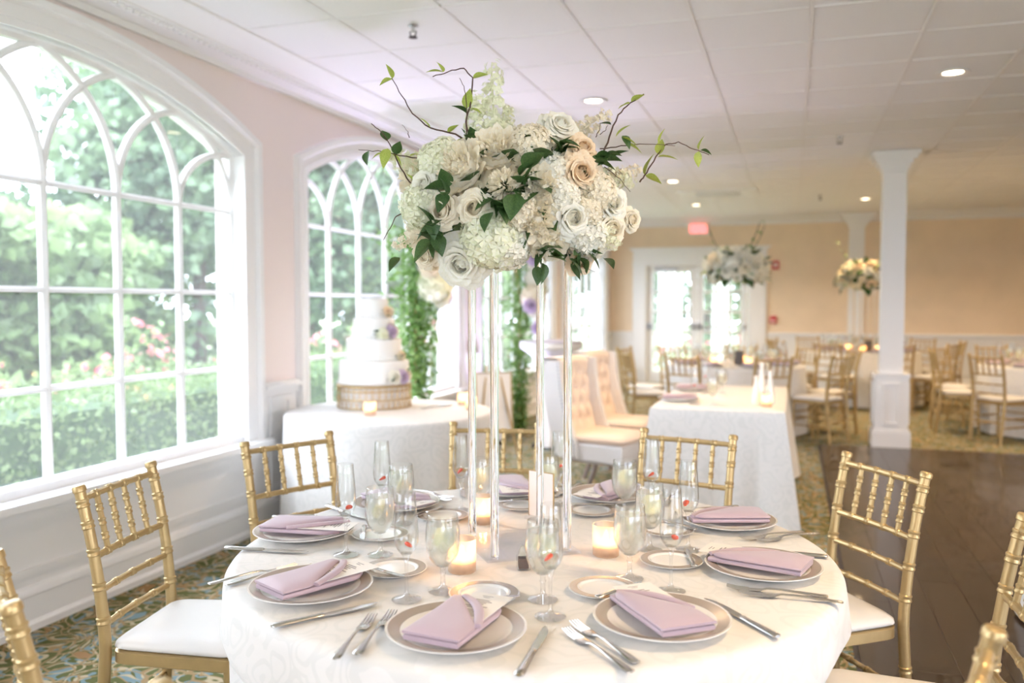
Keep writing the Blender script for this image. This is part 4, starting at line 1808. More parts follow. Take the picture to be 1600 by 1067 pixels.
def spike_mesh(name, m, seed, n=46, L=1.0, w0=0.13):
    """a loose spike of ruffled florets along +z, from 0 to L"""
    rr = random.Random(seed)
    g = G()
    pts = [(0.02 * math.sin(5 * t + seed), 0.02 * math.cos(4 * t), L * t) for t in [-0.3 + 1.28 * i / 10 for i in range(11)]]
    g.tube(pts, [0.012] * 10 + [0.006], 5)
    for i in range(n):
        t = ((i + 0.5) / n) ** 0.9
        a = i * 2.39996 + rr.uniform(-0.5, 0.5)
        w_ = w0 * (1 - 0.55 * t ** 2) * rr.uniform(0.35, 1.25)
        c = Vector((w_ * math.cos(a), w_ * math.sin(a), t * L + rr.uniform(-0.03, 0.03)))
        nv = Vector((math.cos(a), math.sin(a), rr.uniform(-0.2, 0.9)))
        s_ = 0.085 * (1.15 - 0.55 * t) * rr.uniform(0.7, 1.2)
        floret(g, c, nv, s_, rr)
        floret(g, c + nv * 0.02, nv + Vector((rr.uniform(-.6, .6), rr.uniform(-.6, .6), 0)), s_ * 0.7, rr)
    return mesh(name, g, m, 0)


def leaf_mesh(name, m, wd=0.5, fold=0.18, curl=0.25):
    g = G()

    def fn(u, v):
        uu = 2 * u - 1
        wv = wd * math.sin(PI * v ** 0.75) * (1 - 0.1 * v)
        return (uu * wv * 0.5, v, fold * abs(uu) * wv - curl * v * v)
    g.grid(fn, 4, 7)
    return mesh(name, g, m, 60)


FM = {
    'rose_w': rose_mesh('rose', M['white_petal'], 1), 'rose_w2': rose_mesh('rose', M['white_petal'], 5, 0.7),
    'rose_c': rose_mesh('rose', M['cream'], 2, 0.8), 'rose_p': rose_mesh('rose', M['peach'], 3, 0.8), 'rose_m': rose_mesh('rose', M['mauve'], 4),
    'peony_c': peony_mesh('peony', M['cream'], 1), 'peony_w': peony_mesh('peony', M['white_petal'], 2),
    'hyd_w': hydrangea_mesh('hydrangea', M['white_petal'], 1), 'hyd_g': hydrangea_mesh('hydrangea', M['green_white'], 2), 'hyd_c': hydrangea_mesh('hydrangea', M['cream'], 3),
    'mum': mum_mesh('chrysanthemum', M['cream'], 1),
    'spike': spike_mesh('stock_spike', M['green_white'], 1), 'spike_c': spike_mesh('stock_spike', M['cream'], 2),
    'leaf': leaf_mesh('leaf', M['leaf'], 0.75), 'lime': leaf_mesh('leaf', M['leaf_lime'], 0.55), 'rus': leaf_mesh('leaf', M['leaf_mid'], 0.38), 'grey': leaf_mesh('leaf', M['leaf_grey'], 0.6),
}
FNAME = {'rose': 'rose', 'peony': 'peony', 'hyd': 'hydrangea', 'mum': 'chrysanthemum', 'spike': 'stock_spike', 'leaf': 'leaf', 'lime': 'leaf', 'rus': 'leaf', 'grey': 'leaf'}


def aim(o, loc, nrm, size, spin=0.0):
    n = Vector(nrm).normalized()
    q = n.to_track_quat('Z', 'Y')
    o.location = loc
    o.rotation_mode = 'QUATERNION'
    o.rotation_quaternion = q @ Matrix.Rotation(spin, 3, 'Z').to_quaternion()
    o.scale = (size, size, size)
    return o


def bloom(parent, kind, loc, nrm, size, spin=None):
    o = link(FNAME[kind.split('_')[0]], FM[kind], parent)
    return aim(o, loc, nrm, size, rnd.uniform(0, 6.28) if spin is None else spin)


def leaf_at(parent, kind, loc, direction, size, up=None):
    """leaf growing along `direction`"""
    d = Vector(direction).normalized()
    o = link('leaf', FM[kind], parent)
    q = d.to_track_quat('Y', 'Z')
    o.rotation_mode = 'QUATERNION'
    o.rotation_quaternion = q @ Matrix.Rotation(rnd.uniform(-0.6, 0.6), 3, 'Y').to_quaternion()
    o.location = loc
    o.scale = (size, size, size)
    return o


# the tall centrepiece
AC = Vector((SCN.x, SCN.y, TOPZ))
arr = thing('flower_arrangement', 'large white and cream flower arrangement on the tall clear stand', 'flowers', AC)
DC = (AC - Vector((0, 0, CAMZ))).dot(FWD)
EC = at(805, 318, DC)           # middle of the bouquet


def bq(px, py, depth_off=None):
    """local position on the camera-side face of the bouquet and its outward normal"""
    e = ((px - 805) / 205.0) ** 2 + ((py - 318) / 140.0) ** 2
    dd = 0.24 * math.sqrt(max(0.0, 1 - min(1, e))) if depth_off is None else depth_off
    p = at(px, py, DC - dd)
    return p - AC, (p - EC)


FL = [
    ('peony_c', 716, 262, 44), ('peony_c', 776, 234, 42), ('hyd_g', 684, 248, 34), ('hyd_c', 830, 228, 36), ('rose_w', 873, 198, 30), ('rose_p', 910, 232, 24), ('rose_p', 905, 272, 34),
    ('mum', 788, 288, 26), ('rose_c', 742, 326, 28), ('hyd_g', 768, 372, 44), ('hyd_w', 792, 385, 32), ('rose_w', 724, 410, 40), ('rose_c', 666, 398, 24), ('rose_c', 692, 330, 28), ('hyd_g', 652, 322, 32),
    ('peony_c', 848, 296, 38), ('peony_c', 838, 342, 38), ('rose_w', 893, 340, 32), ('rose_c', 985, 343, 20), ('hyd_c', 938, 300, 30), ('rose_w2', 955, 318, 28), ('rose_c', 952, 358, 30), ('hyd_w', 925, 372, 30),
    ('rose_p', 905, 408, 22), ('hyd_w', 868, 262, 22), ('rose_w2', 664, 290, 24), ('hyd_w', 880, 305, 26), ('hyd_c', 812, 330, 28), ('peony_c', 860, 378, 28), ('hyd_c', 920, 330, 24),
]
for kind, px, py, r in FL:
    p, nrm = bq(px, py)
    size = r / F * DC * 1.12
    nn = nrm.normalized()
    nn = (nn + (Vector((0, 0, CAMZ)) - (p + AC)).normalized() * (0.8 if kind.startswith('rose') else 0.4) + Vector((0, 0, 0.15))).normalized()
    bloom(arr, kind, p - nn * size * 0.35, nn, size)
# the side turned away from the camera
for i in range(26):
    a = rnd.uniform(0, 6.28)
    el = rnd.uniform(-0.4, 1.2)
    n = Vector((math.cos(a) * math.cos(el), math.sin(a) * math.cos(el), math.sin(el)))
    if n.dot(FWD) < 0.1:
        continue
    p = (EC - AC) + Vector((n.x * 0.30, n.y * 0.28, n.z * 0.20))
    bloom(arr, rnd.choice(['peony_c', 'rose_w', 'hyd_w', 'rose_c', 'hyd_g']), p, n, rnd.uniform(0.05, 0.075))
# foam core wrapped in foliage, leaves between the blooms
g = G()
g.lathe([(0.02, -0.015), (0.10, 0.0), (0.15, 0.05), (0.16, 0.10), (0.12, 0.16), (0.02, 0.19)], 16)
obj('foam_core', g, M['leaf'], arr, 60)
for i in range(150):
    a = rnd.uniform(0, 6.28)
    el = rnd.uniform(-0.75, 1.1)
    n = Vector((math.cos(a) * math.cos(el), math.sin(a) * math.cos(el), math.sin(el)))
    p = (EC - AC) + Vector((n.x * 0.225, n.y * 0.195, n.z * 0.135))
    leaf_at(arr, 'leaf', p, n + Vector((rnd.uniform(-.5, .5), rnd.uniform(-.5, .5), rnd.uniform(-.5, .5))), rnd.uniform(0.07, 0.11))
for px, py, dx, dy, s in ((806, 305, -10, 40, 0.075), (815, 270, 30, -20, 0.07), (700, 302, 30, 0, 0.06), (690, 370, -15, 20, 0.075), (842, 400, 0, 30, 0.055), (836, 405, -3, 40, 0.05), (880, 395, 30, 20, 0.06), (905, 385, 25, 25, 0.06), (690, 350, 20, -18, 0.06), (865, 235, 30, 15, 0.06), (772, 330, -10, 25, 0.06), (640, 395, -12, 25, 0.05), (930, 395, 30, 18, 0.05)):
    p, nrm = bq(px, py)
    q, _ = bq(px + dx, py + dy)
    leaf_at(arr, 'leaf', p + nrm.normalized() * 0.03, q - p + nrm * 0.2, s)
for cx_, cy2 in ((690, 372), (775, 318), (872, 245), (850, 392), (815, 285), (700, 300), (905, 395), (928, 255), (676, 345)):
    for q in range(5):
        ang = rnd.uniform(0, 6.28)
        p, nrm = bq(cx_ + rnd.uniform(-8, 8), cy2 + rnd.uniform(-8, 8))
        q2, _ = bq(cx_ + 30 * math.cos(ang), cy2 + 30 * math.sin(ang))
        leaf_at(arr, 'leaf', p + nrm.normalized() * 0.012, q2 - p + nrm * 0.12, rnd.uniform(0.045, 0.065))
# spikes of stock, astilbe, snapdragon
for kind, x0, y0, x1, y1, dep in (('spike', 772, 215, 770, 98, 0.0), ('spike', 745, 215, 742, 145, 0.03), ('spike', 790, 215, 795, 165, 0.0), ('spike_c', 890, 218, 952, 178, 0.02), ('spike_c', 690, 335, 618, 388, 0.1), ('spike', 675, 268, 600, 240, 0.05), ('spike_c', 945, 285, 1000, 262, 0.08), ('spike', 935, 270, 992, 288, 0.1), ('spike', 930, 340, 965, 388, 0.15)):
    p0 = at(x0, y0, DC - dep) - AC
    p1 = at(x1, y1, DC - dep * 1.2) - AC
    o = bloom(arr, kind, p0, p1 - p0, (p1 - p0).length)
    wq = 0.24 / (p1 - p0).length * 0.9 if (p1 - p0).length < 0.14 else 1.25
    wq = min(1.7, max(1.0, wq))
    o.scale = ((p1 - p0).length * wq, (p1 - p0).length * wq, (p1 - p0).length)


def branch(pts, r0, leaves, dep):
    P = [at(x, y, DC - dep) - AC for x, y in pts]
    dense = []
    for a, b in zip(P[:-1], P[1:]):
        for i in range(4):
            dense.append(a.lerp(b, i / 4) + Vector((rnd.uniform(-1, 1), rnd.uniform(-1, 1), rnd.uniform(-1, 1))) * 0.0016)
    dense.append(P[-1])
    g = G()
    n = len(dense)
    g.tube(dense, [r0 * (1 - 0.6 * i / n) for i in range(n)], 6)
    br = obj('branch', g, M['twig'], arr, 60)
    for x, y, dx, dy, s, kind in leaves:
        p = at(x, y, DC - dep) - AC
        q = at(x + dx, y + dy, DC - dep - rnd.uniform(-0.01, 0.02)) - AC
        leaf_at(br, kind, p, q - p, s * 1.4)


branch([(735, 225), (712, 210), (672, 200), (645, 178), (628, 150), (612, 122)], 0.0028, [(613, 123, -16, 4, .03, 'lime'), (613, 123, -4, -16, .03, 'lime'), (672, 200, -12, -18, .03, 'lime'), (700, 208, 14, -16, .028, 'lime')], 0.08)
branch([(735, 225), (728, 190), (736, 160), (738, 122), (725, 106), (700, 112), (676, 120)], 0.0028, [(738, 122, 18, -8, .032, 'lime'), (692, 113, -16, -4, .034, 'lime'), (692, 113, -6, -18, .03, 'lime'), (730, 178, -12, -10, .034, 'leaf'), (728, 170, 4, -22, .04, 'lime'), (733, 170, 18, 2, .03, 'lime')], 0.06)
branch([(729, 225), (729, 170), (726, 140), (718, 122)], 0.0016, [(729, 216, -22, 10, .05, 'lime'), (732, 216, 16, 6, .045, 'leaf')], 0.09)
branch([(672, 300), (640, 285), (622, 255), (610, 225), (595, 205), (580, 193)], 0.0026, [(604, 220, -4, -14, .03, 'leaf'), (606, 232, -6, 18, .042, 'lime'), (660, 298, 4, -20, .04, 'lime'), (655, 298, -8, -18, .04, 'lime'), (612, 240, 12, 10, .03, 'lime')], 0.10)
branch([(662, 248), (625, 243), (590, 236), (560, 234)], 0.0018, [(575, 236, -4, 14, .03, 'leaf'), (600, 238, -14, 4, .028, 'lime'), (640, 244, 14, -6, .02, 'lime'), (618, 242, 4, -16, .03, 'leaf')], 0.10)
branch([(640, 325), (618, 340), (606, 362), (599, 376)], 0.0018, [], 0.12)
branch([(940, 245), (952, 215), (965, 180), (985, 160), (1006, 147)], 0.0028, [(984, 162, -16, 2, .03, 'lime'), (986, 160, 12, -10, .03, 'lime'), (962, 214, 14, -18, .036, 'lime'), (970, 215, 18, 4, .036, 'lime'), (972, 212, 10, 12, .03, 'leaf'), (955, 195, -18, -6, .026, 'leaf')], 0.08)
branch([(938, 233), (970, 228), (1000, 225), (1055, 228)], 0.0018, [(980, 226, 20, 6, .036, 'lime'), (955, 248, 16, -12, .036, 'leaf'), (1030, 226, 2, -18, .032, 'lime')], 0.06)
branch([(1000, 285), (1010, 270), (1025, 245), (1040, 226), (1060, 222), (1085, 233), (1108, 242)], 0.0024, [(1028, 245, 22, -2, .040, 'lime'), (1030, 242, 2, -20, .038, 'lime'), (1008, 274, 4, -24, .046, 'lime'), (1008, 274, 20, 6, .036, 'lime'), (1092, 234, 2, -14, .03, 'lime'), (1092, 236, -2, 18, .032, 'lime'), (1094, 235, 14, 2, .024, 'leaf')], 0.04)
for x0, y0, x1, y1 in ((930, 215, 938, 192), (938, 210, 950, 195), (945, 260, 985, 300), (870, 400, 930, 425), (690, 300, 655, 292), (640, 215, 628, 195)):
    branch([(x0, y0), ((x0 + x1) / 2 + 3, (y0 + y1) / 2), (x1, y1)], 0.0012, [], 0.14)


# ------------------------------------------------------------------ cake table, stand, cake
CT = Vector((-2.47, 4.98, 0))
round_table(CT, 0.66, 'round cake table under a white cloth by the windows', 'white cloth hanging over the cake table by the windows', 9, None, 0.03)
CK = Vector((-2.66, 5.13, 0.762))
st = thing('cake_stand', 'round gold openwork cake stand on the cake table', 'cake stand', CK)
SR = 0.245
g = G()
for z in (0.0, 0.055, 0.11, 0.14):
    pts = [(SR * math.cos(a), SR * math.sin(a), z + 0.006) for a in [2 * PI * i / 48 for i in range(49)]]
    g.tube(pts, 0.005, 6)
for i in range(36):
    a = 2 * PI * i / 36
    for s in (-1, 1):
        g.tube([(SR * math.cos(a), SR * math.sin(a), 0.006), (SR * math.cos(a + s * 0.087 * 1.5), SR * math.sin(a + s * 0.087 * 1.5), 0.146)], 0.003, 4)
obj('gold_lattice', g, M['gold'], st, 60)
g = G()
g.lathe([(SR, 0.148), (SR + 0.006, 0.151), (SR, 0.156)], 48)
obj('top_plate', g, M['gold'], st, 40)
g = G()
g.lathe([(SR - 0.02, 0.0), (SR - 0.02, 0.148)], 48)
obj('inner_drum', g, M['paper'], st, 40)
cake = thing('wedding_cake', 'four-tier white wedding cake with flowers down its right side', 'cake', CK + Vector((0, 0, 0.156)))
z = 0
TIERS = [(0.232, 0.155), (0.182, 0.145), (0.137, 0.135), (0.096, 0.13)]
right = Vector((RW[0][0], RW[1][0], 0)).normalized()
fw = Vector((FWD.x, FWD.y, 0)).normalized()
for k, (r, h) in enumerate(TIERS):
    g = G()
    g.lathe([(r, 0.0), (r, h - 0.012), (r - 0.003, h - 0.004), (r - 0.012, h), (0.001, h)], 48, (0, 0, z), cap1=False)
    tr = obj('tier', g, M['fondant'], cake, 40)
    g = G()
    n = int(2 * PI * r / 0.024)
    for i in range(n):
        a = 2 * PI * i / n
        g.lathe([(0.001, -0.009), (0.008, -0.005), (0.0095, 0), (0.008, 0.005), (0.001, 0.009)], 6, ((r + 0.004) * math.cos(a), (r + 0.004) * math.sin(a), z + 0.010), False, False)
    tag(obj('pearl_border', g, M['fondant'], tr, 60), kind='stuff')
    g = G()
    for i in range(n // 2):
        a = 4 * PI * i / n
        g.lathe([(0.0008, -0.005), (0.005, 0), (0.0008, 0.005)], 5, ((r + 0.002) * math.cos(a), (r + 0.002) * math.sin(a), z + 0.034), False, False)
    tag(obj('dot_row', g, M['fondant'], tr, 60), kind='stuff')
    # sprays on the right, camera side
    if k in (0, 1, 2, 3):
        for j, (da, dz, kind, s) in enumerate((((0.45, 0.05, 'rose_w2', 0.042), (0.15, 0.05, 'rose_m', 0.040), (-0.12, 0.06, 'rose_c', 0.034)), ((-0.1, 0.02, 'rose_c', 0.03), (-0.3, 0.03, 'rose_p', 0.028)), ((0.55, 0.03, 'hyd_g', 0.034), (0.2, 0.045, 'rose_m', 0.040), (-0.1, 0.05, 'rose_w2', 0.034)), ((0.1, 0.04, 'rose_p', 0.032), (-0.25, 0.04, 'hyd_c', 0.03), (-0.5, 0.03, 'rose_m', 0.024)))[k]):
            d = right * math.cos(da * 1.8) - fw * math.sin(0.55 + da)
            d.normalize()
            p = d * (r + 0.012) + Vector((0, 0, z + dz))
            bloom(cake, kind, p, d + Vector((0, 0, 0.25)), s * 1.3)
            for q in range(2):
                leaf_at(cake, 'leaf', p, Vector((rnd.uniform(-1, 1), rnd.uniform(-1, 1), rnd.uniform(-0.3, 1))) + d * 0.3 - right * 0.7, rnd.uniform(0.05, 0.075))
    z += h

place(VOT, VU, (-1.98, 5.16, TZ), 0, 'nearer lit votive on the cake table edge', 'votive candles')
place(VOT, VU, (-2.12, 5.38, TZ), 0, 'farther lit votive on the cake table, beside the pier', 'votive candles')
place(VOT, VU, (-2.47, 4.70, TZ), 0, 'votive in front of the gold cake stand', 'votive candles')
r = thing('cake_server', 'silver cake server lying on the cake table', 'server', (-2.24, 5.22, TZ), -0.3)
g = G()
flat_sweep(g, [(-0.16, 0.009, 0.006, 0.004), (-0.05, 0.006, 0.008, 0.004), (0.0, 0.005, 0.012, 0.003)])
obj('handle', g, M['silver'], r)
g = G()
g.prism([(-0.006, 0.0), (0.006, 0.0), (0.028, 0.03), (0.022, 0.12), (0.0, 0.15), (-0.022, 0.12), (-0.028, 0.03)], 0.006, 0.009)
obj('blade', g, M['silver'], r, 20)


# ------------------------------------------------------------------ garlands on a gold arch
def leaf_cloud(pts_fn, n, size, seed, wd=0.45):
    """n small leaf blades (two triangles each) at random points"""
    r = np.random.default_rng(seed)
    c = pts_fn(n, r)
    d = r.normal(size=(n, 3))
    d /= np.linalg.norm(d, axis=1)[:, None]
    e = np.cross(d, r.normal(size=(n, 3)))
    e /= np.linalg.norm(e, axis=1)[:, None] + 1e-9
    s = size * r.uniform(0.6, 1.3, size=(n, 1))
    a, b = c - d * s * 0.5, c + d * s * 0.5
    v = np.stack([a, c + e * s * wd * 0.5, b, c - e * s * wd * 0.5], 1).reshape(-1, 3)
    f = np.arange(n * 4).reshape(-1, 4)
    g = G()
    g.v = [tuple(x) for x in v]
    g.f = [tuple(x) for x in f]
    return g


arch_root = thing('wedding_arch', 'gold arch hung with green garlands and white flowers by the windows', 'wedding arch', (-2.87, 7.62, 0))
AY0, AY1 = -1.37, 1.37
g = G()
pts = [(0, AY0, 0.0), (0, AY0, 1.4)] + [(0, AY0 * math.cos(t), 1.4 + 0.95 * math.sin(t)) for t in [PI * i / 20 for i in range(1, 20)]] + [(0, AY1, 1.4), (0, AY1, 0.0)]
g.tube(pts, 0.014, 8)
obj('gold_hoop', g, M['gold'], arch_root, 60)
for yy in (AY0, AY1):
    g = G()
    g.cbox(-0.15, 0.15, yy - 0.12, yy + 0.12, 0, 0.012, 0.003)
    obj('foot_plate', g, M['gold'], arch_root, 0)


def gar(y0, z0, z1, w0, w1):
    def fn(n, r):
        t = r.uniform(0, 1, n) ** 0.9
        z = z0 + (z1 - z0) * t
        ww = w0 + (w1 - w0) * t
        return np.stack([r.normal(size=n) * ww * 0.40, y0 + r.normal(size=n) * ww * 0.6, z], 1)
    return fn


gl = obj('left_garland', leaf_cloud(gar(AY0, 2.05, 0.62, 0.26, 0.12), 2600, 0.06, 3), M['leaf_mid'], arch_root, 0)
tag(gl, 'green hanging foliage garland', kind='stuff')
gr = obj('right_garland', leaf_cloud(gar(AY1, 2.05, 0.0, 0.24, 0.10), 2600, 0.06, 4), M['leaf_mid'], arch_root, 0)
tag(gr, 'green hanging foliage garland', kind='stuff')
for par, yy, lst in ((gl, AY0, [('rose_c', 1.72, -0.05, .10), ('hyd_w', 1.78, 0.16, .12), ('rose_w', 1.62, 0.2, .09), ('hyd_g', 1.58, 0.02, .12), ('rose_w', 1.5, 0.12, .08), ('rose_c', 1.85, 0.25, .09), ('rose_m', 1.5, 0.26, .05), ('hyd_w', 1.9, 0.0, .12)]),
                    (gr, AY1, [('rose_m', 1.92, -.12, .07), ('rose_w', 1.82, 0.0, .10), ('hyd_w', 1.7, 0.05, .12), ('hyd_c', 1.52, -.05, .13), ('rose_w2', 1.38, 0.02, .10), ('rose_m', 1.42, -.18, .08), ('rose_m', 1.18, 0.06, .07), ('rose_w', 1.95, 0.1, .1), ('hyd_g', 1.62, .16, .1)])):
    for kind, z, dy, s in lst:
        bloom(par, kind, Vector((0.20, yy + dy - 0.10, z)), Vector((0.8, -0.9, 0.15)), s * 1.1)
    for i in range(16):
        leaf_at(par, 'grey', Vector((0.1, yy + rnd.uniform(-0.1, 0.3), rnd.uniform(1.5, 1.95))), Vector((rnd.uniform(0, 1), rnd.uniform(-1, 1), rnd.uniform(-1, 1))), rnd.uniform(0.12, 0.18))

# white board with a gold edge beside the cake table, cloth box on the floor
r = thing('leaning_board', 'white board with a slim gold edge standing beyond the cake table', 'board', (-2.36, 6.75, 0), math.radians(35))
g = G()
g.cbox(-0.15, 0.15, -0.01, 0.01, 0.38, 0.86, 0.002)
bo = obj('board', g, M['spandex'], r, 0, rot=(-0.12, 0, 0))
g = G()
for b in ((-0.162, -0.15, -0.014, 0.014, 0.37, 0.87), (0.15, 0.162, -0.014, 0.014, 0.37, 0.87), (-0.15, 0.15, -0.014, 0.014, 0.86, 0.87), (-0.15, 0.15, -0.014, 0.014, 0.37, 0.38)):
    g.box(*b)
obj('gold_edge', g, M['gold'], bo, 0)
for x0, y0, x1, y1 in ((-0.2, -0.10, -0.05, 0.12), (0.2, -0.10, 0.05, 0.12), (0, 0.38, 0, 0.13)):
    g = G()
    g.tube([(x0, y0, 0), (x1, y1, 0.92)], 0.009, 8)
    obj('easel_leg', g, M['gold'], r, 40)


# uplights that wash the piers with violet
def uplight(loc, label, energy):
    r = thing('uplight', label, 'uplight', loc, 0.3, 'violet uplights')
    g = G()
    g.cbox(-0.12, 0.12, -0.10, 0.10, 0.03, 0.20, 0.012)
    obj('housing', g, M['spandex'], r, 30)
    g = G()
    g.cbox(-0.10, 0.10, -0.08, 0.08, 0.20, 0.206, 0.002)
    obj('lens', g, M['frost'], r, 0)
    for sx in (-1, 1):
        for sy in (-1, 1):
            g = G()
            g.lathe([(0.018, 0.0), (0.018, 0.03)], 10, (sx * 0.09, sy * 0.07, 0))
            obj('foot', g, M['black'], r, 30)
    L = bpy.data.lights.new('uplight_beam', 'SPOT')
    L.energy = energy
    L.color = (0.68, 0.60, 1.0)
    L.spot_size = math.radians(105)
    L.spot_blend = 0.9
    L.shadow_soft_size = 0.06
    o = bpy.data.objects.new('uplight_beam', L)
    COL.objects.link(o)
    o.parent = r
    o.location = (0, 0, 0.22)
    o.rotation_euler = (PI - 0.25, 0, -0.3 - PI / 2)
    return r


UPW = 105
uplight((-2.95, 8.35, 0), 'white floor uplight on dark feet by the pier beyond the cake', UPW * 0.8)
uplight((-3.02, 5.98, 0), 'white floor uplight hidden behind the cake table corner', UPW)

# cocktail table
r = thing('cocktail_table', 'tall cocktail table in white stretch cover tied with a dark sash', 'table', (-2.30, 8.25, 0))
g = G()
g.lathe([(0.02, 1.072), (0.31, 1.072), (0.315, 1.066), (0.31, 1.06), (0.305, 1.058)], 40)
obj('top_cover', g, M['spandex_lilac'], r, 30)
g = G()


def ck(u, v):
    a = 2 * PI * u
    if v < 0.3:
        t = v / 0.3
        rad = 0.305 * (1 - t) ** 1.3 + 0.085
        z = 1.06 - 0.24 * t
        rad = min(rad, 0.308)
    else:
        t = (v - 0.3) / 0.7
        rad = 0.085 + 0.07 * t ** 1.5
        z = 0.82 - 0.80 * t
    rad *= 1 + 0.07 * math.sin(8 * a) * (0.3 + 0.7 * t)
    return (rad * math.cos(a), rad * math.sin(a), z)


g.grid(ck, 64, 30, True)
obj('stretch_cover', g, M['spandex'], r, 60)
g = G()
g.lathe([(0.088, 0.79), (0.098, 0.80), (0.098, 0.84), (0.09, 0.85)], 32, cap0=False, cap1=False)
g.prism([(0.06, -0.11), (0.10, -0.115), (0.125, -0.10), (0.085, -0.09)], 0.36, 0.82)
obj('sash', g, M['black'], r, 40)
for a in range(4):
    g = G()
    g.lathe([(0.03, 0.0), (0.03, 0.03), (0.015, 0.045)], 12, (0.17 * math.cos(a * PI / 2 + .5), 0.17 * math.sin(a * PI / 2 + .5), 0))
    obj('foot', g, M['black'], r, 30)


# ------------------------------------------------------------------ tufted chairs
def tufted_proto():
    c = thing('tufted_chair', '', 'chair')

    def back_prof(z):     # front face y of the backrest as it rises
        t = (z - 0.42) / 0.62
        return -0.19 - 0.10 * t - 0.03 * math.sin(PI * t)
    g = G()
    btn = []
    for j in range(4):
        for i in range(3 if j % 2 == 0 else 4):
            btn.append(((i - (1 if j % 2 == 0 else 1.5)) * 0.12, 0.58 + j * 0.11))

    def front(u, v):
        x = (u - 0.5) * 0.46
        z = 0.44 + 0.59 * v
        d = 0
        for bx, bz in btn:
            d = max(d, math.exp(-((x - bx) ** 2 + (z - bz) ** 2) / 0.0011))
        ed = min(1, min(u, 1 - u) / 0.08, (1 - v) / 0.06)
        top = 0.03 * math.sin(PI * u)
        return (x, back_prof(z) + 0.030 * math.sqrt(max(0, ed)) - 0.026 * d, z + top * v)
    g.grid(front, 36, 40)
    obj('tufted_backrest', g, M['upholstery'], c, 70)
    g = G()
    for bx, bz in btn:
        g.lathe([(0.001, 0.004), (0.009, 0.002), (0.011, -0.003)], 8, (0, 0, 0), False, False)
    n0 = len(g.v) // max(1, len(btn))
    vs_ = []
    for k_, (bx, bz) in enumerate(btn):
        for q in g.v[k_ * n0:(k_ + 1) * n0]:
            vs_.append((bx + q[0], back_prof(bz) + 0.008 + q[2], bz + q[1]))
    g.v = vs_
    tag(obj('buttons', g, M['upholstery'], c, 60), kind='stuff')
    for s in (-1, 1):
        g = G()

        def wing(u, v):
            z = 0.33 + 0.70 * v
            y1 = back_prof(max(z, 0.42)) + 0.11 - 0.05 * v
            y0 = back_prof(max(z, 0.42)) - 0.085
            k4 = u * 4
            if k4 < 1:
                return (s * 0.235, y0 + (y1 - y0) * k4, z)
            if k4 < 2:
                return (s * (0.235 + 0.045 * (k4 - 1)), y1, z)
            if k4 < 3:
                return (s * 0.28, y1 + (y0 - y1) * (k4 - 2), z)
            return (s * (0.28 - 0.045 * (k4 - 3)), y0, z)
        g.grid(wing, 16, 16)
        g.add([wing(0, 1), wing(.25, 1), wing(.5, 1), wing(.75, 1)], [(0, 1, 2, 3)])
        w_ = obj('wing', g, M['upholstery_side'], c, 40)
        g = G()
        for i in range(26):
            v = 0.02 + 0.96 * i / 25
            p = wing(0.53, v)
            q = wing(0.72, v)
            for pp in ((p,) if i % 25 else (p, q)):
                g.lathe([(0.001, 0.004), (0.006, 0.0025), (0.008, 0)], 6, (0, 0, 0), False, False)
                m_ = len(g.v) - 18
                for t_ in range(m_, len(g.v)):
                    a_ = g.v[t_]
                    g.v[t_] = (pp[0] + s * a_[2], pp[1] + a_[0], pp[2] + a_[1])
        tag(obj('nailhead_trim', g, M['nail'], w_, 60), kind='stuff')
    g = G()

    def rear(u, v):
        z = 0.33 + 0.72 * v
        return ((0.5 - u) * 0.56, back_prof(max(z, 0.42)) - 0.085, z)
    g.grid(rear, 8, 12)
    g.add([(-0.28, back_prof(1.03) - 0.085, 1.05), (0.28, back_prof(1.03) - 0.085, 1.05), (0.23, back_prof(1.03) + 0.01, 1.045), (-0.23, back_prof(1.03) + 0.01, 1.045)], [(0, 1, 2, 3)])
    obj('back_panel', g, M['upholstery_side'], c, 40)
    g = G()
    g.cbox(-0.26, 0.26, -0.22, 0.27, 0.30, 0.44, 0.012)
    obj('seat_rail', g, M['upholstery_side'], c, 30)
    g = G()
    g.cbox(-0.255, 0.255, -0.21, 0.28, 0.44, 0.50, 0.025)
    obj('seat_cushion', g, M['upholstery'], c, 60)
    g = G()
    for i in range(20):
        t = -0.25 + 0.5 * i / 19
        for (x, y) in ((t, 0.272), (-0.262, t * 0.95 + 0.02), (0.262, t * 0.95 + 0.02)):
            g.lathe([(0.001, -0.008), (0.008, 0), (0.001, 0.008)], 6, (x, y, 0.315), False, False)
    tag(obj('nailhead_trim', g, M['nail'], c, 60), kind='stuff')
    for sx in (-1, 1):
        g = G()
        g.tube([(sx * 0.22, 0.23, 0.30), (sx * 0.22, 0.235, 0.0)], [0.024, 0.015], 8)
        obj('leg', g, M['greywood'], c, 40)
        g = G()
        g.tube([(sx * 0.22, -0.19, 0.30), (sx * 0.22, -0.21, 0.15), (sx * 0.22, -0.27, 0.0)], [0.024, 0.020, 0.016], 8)
        obj('leg', g, M['greywood'], c, 40)
    return c


TUF, TFU = tufted_proto(), []
place(TUF, TFU, (-1.31, 6.2, 0), math.radians(-16 - 90), 'nearer cream tufted dining chair with grey nailhead sides', 'tufted chairs')
place(TUF, TFU, (-1.31, 7.0, 0), math.radians(-16 - 90), 'farther cream tufted dining chair at the white rectangular table', 'tufted chairs')

